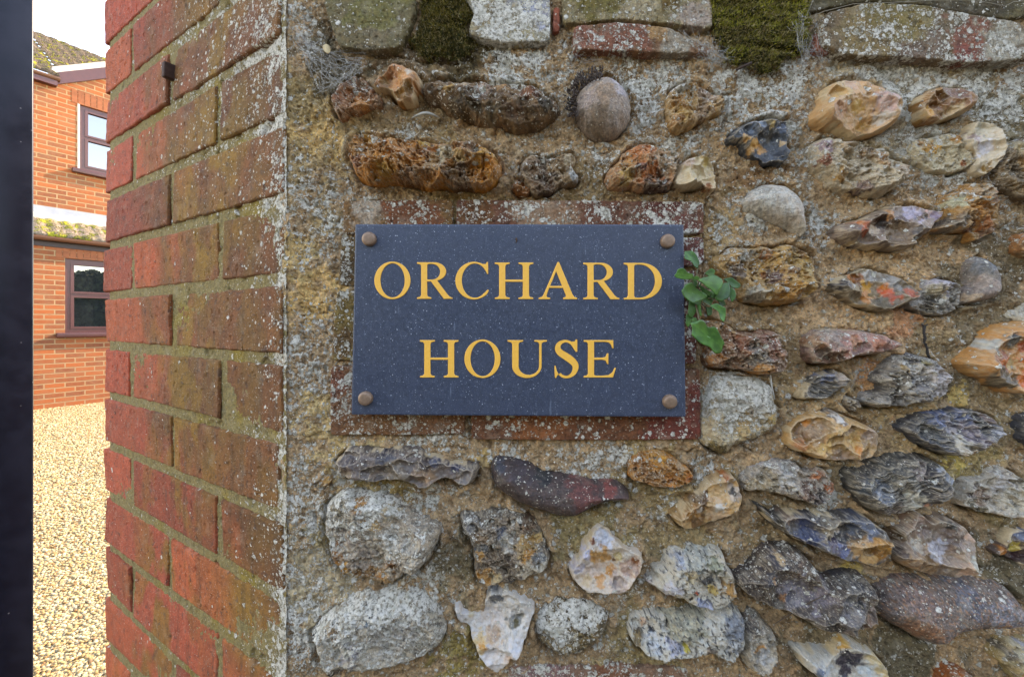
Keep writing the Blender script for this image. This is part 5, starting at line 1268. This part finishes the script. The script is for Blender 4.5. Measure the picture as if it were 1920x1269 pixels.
def glass_mat():
    t = NT('window_glass'); t.b.inputs['Base Color'].default_value = (.012, .015, .018, 1); t.b.inputs['Roughness'].default_value = .02
    t.b.inputs['Specular IOR Level'].default_value = 1.0; t.b.inputs['Coat Weight'].default_value = 1.0; t.b.inputs['Coat Roughness'].default_value = .01
    t.b.inputs['Coat IOR'].default_value = 2.4
    return t.m
M_GLASS = glass_mat()

def hbox(name, s0, s1, o0, o1, z0, z1, mat, parent=None, bevel=0.0):
    """box in the house's frame: s along, o outward (local -y), z up"""
    return box_obj(name, (s0, s1, -o1, -o0, z0, z1), mat, parent or house, bevel)
def wall_holes(name, s0, s1, z0, z1, holes, o, th, top=None):
    """brick wall with rectangular openings, built as separate blocks joined in one mesh"""
    ss = sorted({s0, s1, *[h[0] for h in holes], *[h[1] for h in holes]}); zs = sorted({z0, z1, *[h[2] for h in holes], *[h[3] for h in holes]})
    V, Fc = [], []
    def vert(s, oo, z): V.append((s, -oo, z)); return len(V) - 1
    for a, b in zip(ss[:-1], ss[1:]):
        for c, d in zip(zs[:-1], zs[1:]):
            ms, mz = (a + b) / 2, (c + d) / 2
            if any(h[0] < ms < h[1] and h[2] < mz < h[3] for h in holes): continue
            q = [vert(a, o, c), vert(b, o, c), vert(b, o, d), vert(a, o, d)]; Fc.append(tuple(q))
    for h in holes:
        for (a, c), (b, d) in (((h[0], h[2]), (h[1], h[2])), ((h[1], h[2]), (h[1], h[3])), ((h[1], h[3]), (h[0], h[3])), ((h[0], h[3]), (h[0], h[2]))):
            Fc.append((vert(a, o, c), vert(a, o - th, c), vert(b, o - th, d), vert(b, o, d)))
    # far faces close the solid
    for (a, c), (b, d) in (((s0, z0), (s0, z1)), ((s0, z1), (s1, z1)), ((s1, z1), (s1, z0))):
        Fc.append((vert(a, o, c), vert(a, o - th, c), vert(b, o - th, d), vert(b, o, d)))
    return mesh_obj(name, V, Fc, M_HB, house, smooth=False)
# lower storey
ls0, lzt = H(122, 484); _, lzb = H(122, 624); ls1 = ls0 + 1.15
gz = H(62, 440, .1)[1]
wall_lo = wall_holes('wall', -3.0, 6.0, 0.0, gz - .02, [(ls0, ls1, lzb, lzt)], 0.0, .22)
# upper storey
us0, uzt = H(150, 196, -SET); _, uzb = H(150, 318, -SET); us1 = us0 + 1.15
s_g, z_g = H(105, 150, -SET)             # foot of the gable rake
s_r, z_r = H(200, 139, -SET); ez = H(62, 131, -SET + .1)[1]
slope = (z_r - z_g) / (s_r - s_g)
zl = H(62, 395, -SET)[1]; ztop = ez - .03
wall_up = wall_holes('wall', -3.0, 6.0, zl - .4, ztop, [(us0, us1, uzb, uzt)], -SET, .22)
s_a = s_g + 3.2; z_a = z_g + slope * 3.2
V = [(s_g - .03, SET, ztop - .004), (s_a + 3.0, SET, ztop - .004), (s_a, SET, z_a), (s_g - .03, SET, max(z_g, ztop + .01))]
V += [(x, y + .22, z) for x, y, z in V]
mesh_obj('gable', V, [(0, 1, 2, 3), (7, 6, 5, 4), (0, 4, 5, 1), (1, 5, 6, 2), (2, 6, 7, 3), (3, 7, 4, 0)], M_HB, house, smooth=False)
def window(s0, s1, z0, z1, o, px_hint):
    fr = .065; V, Fc = [], []
    for a, b, c, d in ((s0, s1, z0, z0 + fr), (s0, s1, z1 - fr, z1), (s0, s0 + fr, z0 + fr, z1 - fr), (s1 - fr, s1, z0 + fr, z1 - fr)):
        box(V, Fc, a, b, -(o - .03), -(o - .10), c, d)
    zm = z0 + (z1 - z0) * .52; sm = (s0 + s1) / 2
    w = mesh_obj('window', V, Fc, M_UPVC, house, smooth=False)
    V, Fc = [], []
    for (a, b) in ((s0 + fr, sm - .02), (sm + .02, s1 - fr)):
        for (c, d) in ((z0 + fr, zm - .018), (zm + .018, z1 - fr)):
            for e, f, g, h in ((a, b, c, c + .03), (a, b, d - .03, d), (a, a + .04, c + .03, d - .03), (b - .04, b, c + .03, d - .03)):
                box(V, Fc, e, f, -(o - .022), -(o - .085), g, h)
    box(V, Fc, s0 + fr, s1 - fr, -(o - .035), -(o - .09), zm - .018, zm + .018)
    box(V, Fc, sm - .02, sm + .02, -(o - .036), -(o - .088), z0 + fr, zm - .018); box(V, Fc, sm - .02, sm + .02, -(o - .036), -(o - .088), zm + .018, z1 - fr)
    mesh_obj('sash', V, Fc, M_UPVC, w, smooth=False)
    box_obj('pane', (s0 + fr, s1 - fr, -(o - .062), -(o - .07), z0 + fr, z1 - fr), M_GLASS, w)
    box_obj('sill', (s0 - .10, s1 + .10, -(o + .07), -(o - .09), z0 - .07, z0), M_UPVC, w, .008)
    return w
window(ls0, ls1, lzb, lzt, 0.0, 0)
window(us0, us1, uzb, uzt, -SET, 0)
hbox('window_reveal', us0 - .030, us0 - .002, -SET - .01, -SET + .006, uzb, uzt, M_WHITE)
# soldier courses over the openings
def soldier(s0, s1, z, o):
    t = V, Fc = [], []
    n = int((s1 - s0 + .2) / .078)
    for k in range(n): box(V, Fc, s0 - .1 + k * .078, s0 - .1 + k * .078 + .068, -(o + .004), -(o - .05), z + .004, z + .215)
    return mesh_obj('brick_lintel', V, Fc, plain('lintel_brick', (.24, .075, .03), .9, var=.3, scale=11), house, smooth=False)
soldier(us0, us1, uzt, -SET); soldier(ls0, ls1, lzt, 0)

def tiled(name, s0, s1, o0, z0, o1, z1, rows, pitch, parent=house, amp=.028):
    """roof slope from eave (o0,z0) up to (o1,z1) with stepped, wavy tiles"""
    ns = int((s1 - s0) / .03); L = math.hypot(o1 - o0, z1 - z0)
    nx, nz = -(z1 - z0) / L, 0
    V, Q = [], []
    no = ((z1 - z0) / L, -(o1 - o0) / L)      # outward normal in (o,z)
    if no[1] < 0: no = (-no[0], -no[1])
    R = np.random.RandomState(8)
    ts = []
    for r in range(rows): ts += [(r / rows, .045), ((r + .97) / rows, .012)]
    s = np.linspace(s0, s1, ns + 1)
    for t, lift in ts:
        jit = np.interp(s, np.linspace(s0, s1, 60), R.uniform(-.008, .008, 60))
        hgt = lift + amp * np.abs(np.sin(s / pitch * math.pi)) + jit
        o = o0 + (o1 - o0) * t + no[0] * hgt; z = z0 + (z1 - z0) * t + no[1] * hgt
        V.append(np.stack([s, -o, z], 1))
    V = np.concatenate([np.stack([s, np.full(ns + 1, -o0), np.full(ns + 1, z0)], 1)] + V)
    idx = np.arange(len(V)).reshape(-1, ns + 1)[::-1]
    return np_mesh(name, V, grid_quads(idx, *idx.shape), M_TILE, parent)
zf = H(62, 409, -SET)[1]
rf = tiled('roof', -3.0, 6.0, .07, gz + .01, -SET, zf, 4, .17)
rf.data.materials[0] = M_TILE_LOW
rf['label'] = 'low lean to roof with bright yellow green moss'
hbox('verge_mortar', -3.0, 6.0, -SET, -SET + .05, zf - .03, H(62, 398, -SET)[1], M_WHITE, rf)
hbox('lead_flashing', -3.0, 6.0, -SET, -SET + .03, H(62, 398, -SET)[1], H(62, 384, -SET)[1], M_LEAD, rf)
def gutter(z, o, s0, s1, r=.055):
    V, Fc = [], []; prof = [(o + r * math.cos(a) + r, z + r * math.sin(a)) for a in np.linspace(math.pi, 2 * math.pi, 9)]
    prof += [(p[0] - (p[0] - o - r) * .1, p[1] + .004) for p in prof[::-1]]
    n = len(prof)
    for s in (s0, s1):
        V += [(s, -p[0], p[1]) for p in prof]
    Fc = [(i, (i + 1) % n, n + (i + 1) % n, n + i) for i in range(n)]
    return mesh_obj('gutter', V, Fc, M_GUT, house, smooth=False)
gutter(gz - .005, .02, -3.0, 6.0)
hbox('fascia', -3.0, 6.0, 0.0, .018, gz - .14, gz - .01, plain('dark_fascia', (.03, .016, .014), .6), house)
# main roof, eave gutter, gable verge
gutter(ez, -SET + .02, -3.0, s_g + .03)
hbox('soffit', -3.0, s_g, -SET, -SET + .10, ez - .13, ez - .055, M_UPVC, house)
back = 2.6
rz_ = H(62, 60, -SET - back)[1]
rm = tiled('roof', -3.0, s_g + .02, -SET + .10, ez + .02, -SET - back, rz_, 14, .16, amp=.022)
fr_ = .16
rm2 = tiled('upper_slope', s_g + .021, 7.0, -SET + .10 - (back + .10) * fr_, ez + .02 + (rz_ - ez - .02) * fr_, -SET - back, rz_, 12, .16, rm, amp=.022)
rm['label'] = 'mossy brown tiled main roof'
bz = .18
def rake(name, z_off0, z_off1, o0, o1, mat, parent=None):
    V = []
    for s in (s_g - .05, s_a):
        zb = z_g + slope * (s - s_g)
        V += [(s, -o0, zb + z_off0), (s, -o1, zb + z_off0), (s, -o1, zb + z_off1), (s, -o0, zb + z_off1)]
    return mesh_obj(name, V, [(0, 1, 2, 3), (7, 6, 5, 4), (0, 4, 5, 1), (1, 5, 6, 2), (2, 6, 7, 3), (3, 7, 4, 0)], mat, parent or house, smooth=False)
rake('barge_board', -.09, .10, -SET + .04, -SET + .065, M_UPVC)
rake('verge_mortar', .101, .20, -SET - .25, -SET + .06, M_WHITE, rm)

# ------------------------------------------------------------------ ground
def gravel_mat():
    t = NT('cream_gravel'); P = t.obj()
    v = t.vor(P, 85); vc = t.vor(P, 85, 'Color'); sp = t.n('ShaderNodeSeparateColor'); t.t.links.new(vc, sp.inputs[0])
    col = t.ramp(sp.outputs[0], [(.0, (.10, .07, .03)), (.25, (.23, .165, .075)), (.6, (.28, .215, .11)), (1, (.32, .27, .17))])
    col = t.mix(t.mr(v, .5, .75, 0, .8), col, (.07, .05, .03))
    t.set(t.b.inputs['Base Color'], col); t.b.inputs['Roughness'].default_value = .85
    t.set(t.b.inputs['Normal'], t.bump(v, .9, -.012)); return t.m
def verge_mat():
    t = NT('asphalt'); P = t.obj(); n = t.noise(P, 180, 4, .7); m = t.noise(P, 1.5, 3, .5)
    t.set(t.b.inputs['Base Color'], t.mix(t.mr(n, .3, .7), t.mix(m, (.03, .03, .03), (.05, .048, .045)), (.085, .083, .08)))
    t.b.inputs['Roughness'].default_value = .9; t.set(t.b.inputs['Normal'], t.bump(n, .6, .004)); return t.m
gv = mesh_obj('ground', [(-400, -400, 0), (400, -400, 0), (400, 400, 0), (-400, 400, 0)], [(0, 1, 2, 3)], verge_mat(), smooth=False)
tag(gv, kind='structure')
gd = mesh_obj('drive', [(-30, .12, .004), (14, .12, .004), (14, 30, .004), (-30, 30, .004)], [(0, 1, 2, 3)], gravel_mat(), smooth=False)
tag(gd, kind='structure')
# hedges: one in the garden that the house windows mirror, one added unseen behind the viewer to block low sky light from the flint wall
M_HEDGE = plain('hedge_leaf', (.035, .05, .02), .8, var=.3, scale=2)
def hedge(p0, p1, height, depth, n, seed, label):
    """p0-p1: line of its face towards the wall or house; depth goes to the far side"""
    R = np.random.RandomState(seed); p0 = np.array(p0, float); p1 = np.array(p1, float); L = np.hypot(*(p1 - p0)); e = (p1 - p0) / L; q = np.array([-e[1], e[0]])
    s = R.uniform(0, L, n); top = height + .16 * height * fbm(s / 2.2, s * 0 + seed, 3, 3)
    z = top * R.uniform(0, 1, n) ** .7; o = R.uniform(-.35, .15, n)
    cap = R.uniform(size=n) < .3; z[cap] = top[cap] + R.uniform(-.1, .15, cap.sum()); o[cap] = R.uniform(0, depth, cap.sum())
    c = np.stack([p0[0] + e[0] * s + q[0] * o, p0[1] + e[1] * s + q[1] * o, z], 1)
    a = R.normal(size=(n, 3)); a /= np.linalg.norm(a, axis=1)[:, None]; b = np.cross(a, R.normal(size=(n, 3))); b /= np.linalg.norm(b, axis=1)[:, None]
    k = R.uniform(.07, .18, n)[:, None]
    V = np.stack([c - a * k, c + b * k * .5, c + a * k, c - b * k * .5], 1).reshape(-1, 3)
    m = 80; t = np.linspace(0, L, m); tp = height - .12 + .16 * height * fbm(t / 2.2, t * 0 + seed, 3, 3)
    ring = [np.stack([p0[0] + e[0] * t + q[0] * oo, p0[1] + e[1] * t + q[1] * oo, zz], 1) for oo, zz in ((0, 0 * t), (0, tp), (depth, tp), (depth, 0 * t))]
    Q = np.concatenate([np.arange(n * 4).reshape(n, 4), grid_quads(np.arange(4 * m).reshape(4, m), 4, m) + n * 4])
    tag(np_mesh('hedge', np.concatenate([V] + ring), Q, M_HEDGE, smooth=False), label, 'hedge', kind='stuff')
hedge((13, 16), (13, -4), 4.0, 1.0, 16000, 31, 'tall dark green garden hedge mirrored in the house windows')
hedge((-9, -5.4), (12, -5.4), 3.1, -1.2, 16000, 33, 'unseen dark hedge added opposite the flint wall to block low sky light')
R = np.random.RandomState(12)
def pebble_mat():
    t = NT('pebble'); a = t.n('ShaderNodeAttribute'); a.attribute_name = 'Col'
    t.set(t.b.inputs['Base Color'], a.outputs['Color']); t.b.inputs['Roughness'].default_value = .8; return t.m
bm = bmesh.new(); bmesh.ops.create_icosphere(bm, subdivisions=1, radius=1)
IV = np.array([v.co[:] for v in bm.verts]); IF = np.array([[v.index for v in f.verts] for f in bm.faces]); bm.free()
pos, rad = [], []
d = 1.2
while d < 7.4:
    sz_ = .0052 + .0012 * min(d, 4); row = sz_ * 1.3
    xl, xr = (40 - 960) / F_PX * d, (235 - 960) / F_PX * d
    n = int((xr - xl) / (sz_ * 1.55))
    xx = np.linspace(xl, xr, n) + R.normal(size=n) * sz_ * .6; yy = np.full(n, d + CAM.y) + R.normal(size=n) * sz_ * .6
    pos.append(np.stack([xx, yy], 1)); rad.append(np.full(n, sz_) * R.uniform(.6, 1.35, n)); d += row
pos = np.concatenate(pos); rad = np.concatenate(rad)
q = (pos - HO) @ HN > .02                              # outside the house
q &= ~((np.abs(pos[:, 0] - PB[0]) < .02) & (pos[:, 1] < PB[1] + .3))
pos, rad = pos[q], rad[q]; n = len(pos)
sc = np.stack([rad * R.uniform(.8, 1.3, n), rad * R.uniform(.7, 1.1, n), rad * R.uniform(.45, .75, n)], 1)
an = R.uniform(0, 6.28, n); ca, sa = np.cos(an), np.sin(an); tl_ = R.normal(size=n) * .35
L = IV[None] * sc[:, None, :] * (1 + .22 * R.normal(size=(n, len(IV), 1)) * .6)
x = L[..., 0]; z = L[..., 2]; L = np.stack([x * np.cos(tl_)[:, None] - z * np.sin(tl_)[:, None], L[..., 1], x * np.sin(tl_)[:, None] + z * np.cos(tl_)[:, None]], -1)
x = L[..., 0] * ca[:, None] - L[..., 1] * sa[:, None]; y = L[..., 0] * sa[:, None] + L[..., 1] * ca[:, None]
Vp = np.stack([x + pos[:, :1], y + pos[:, 1:], L[..., 2] + (rad * R.uniform(.2, .75, n))[:, None]], -1).reshape(-1, 3)
Qp = (IF[None] + (np.arange(n) * len(IV))[:, None, None]).reshape(-1, 3)
pc = np.array([lin(h) for h in ('#e6d2a4', '#d4b67c', '#b08850', '#eee0bc', '#a07440', '#c8a870', '#8a6a48')]) * np.array([.44, .425, .385])
cp = pc[R.choice(7, n, p=[.32, .24, .06, .22, .03, .11, .02])] * R.uniform(.8, 1.1, (n, 1))
g = np_mesh('gravel', Vp, Qp, pebble_mat(), None, np.repeat(np.clip(cp, 0, .85), len(IV), 0), smooth=True)
tag(g, 'loose cream gravel on the drive beyond the gate', 'gravel', kind='stuff')
print('pebbles', n, 'pier bricks', cnt, 'flints', len(STONES))
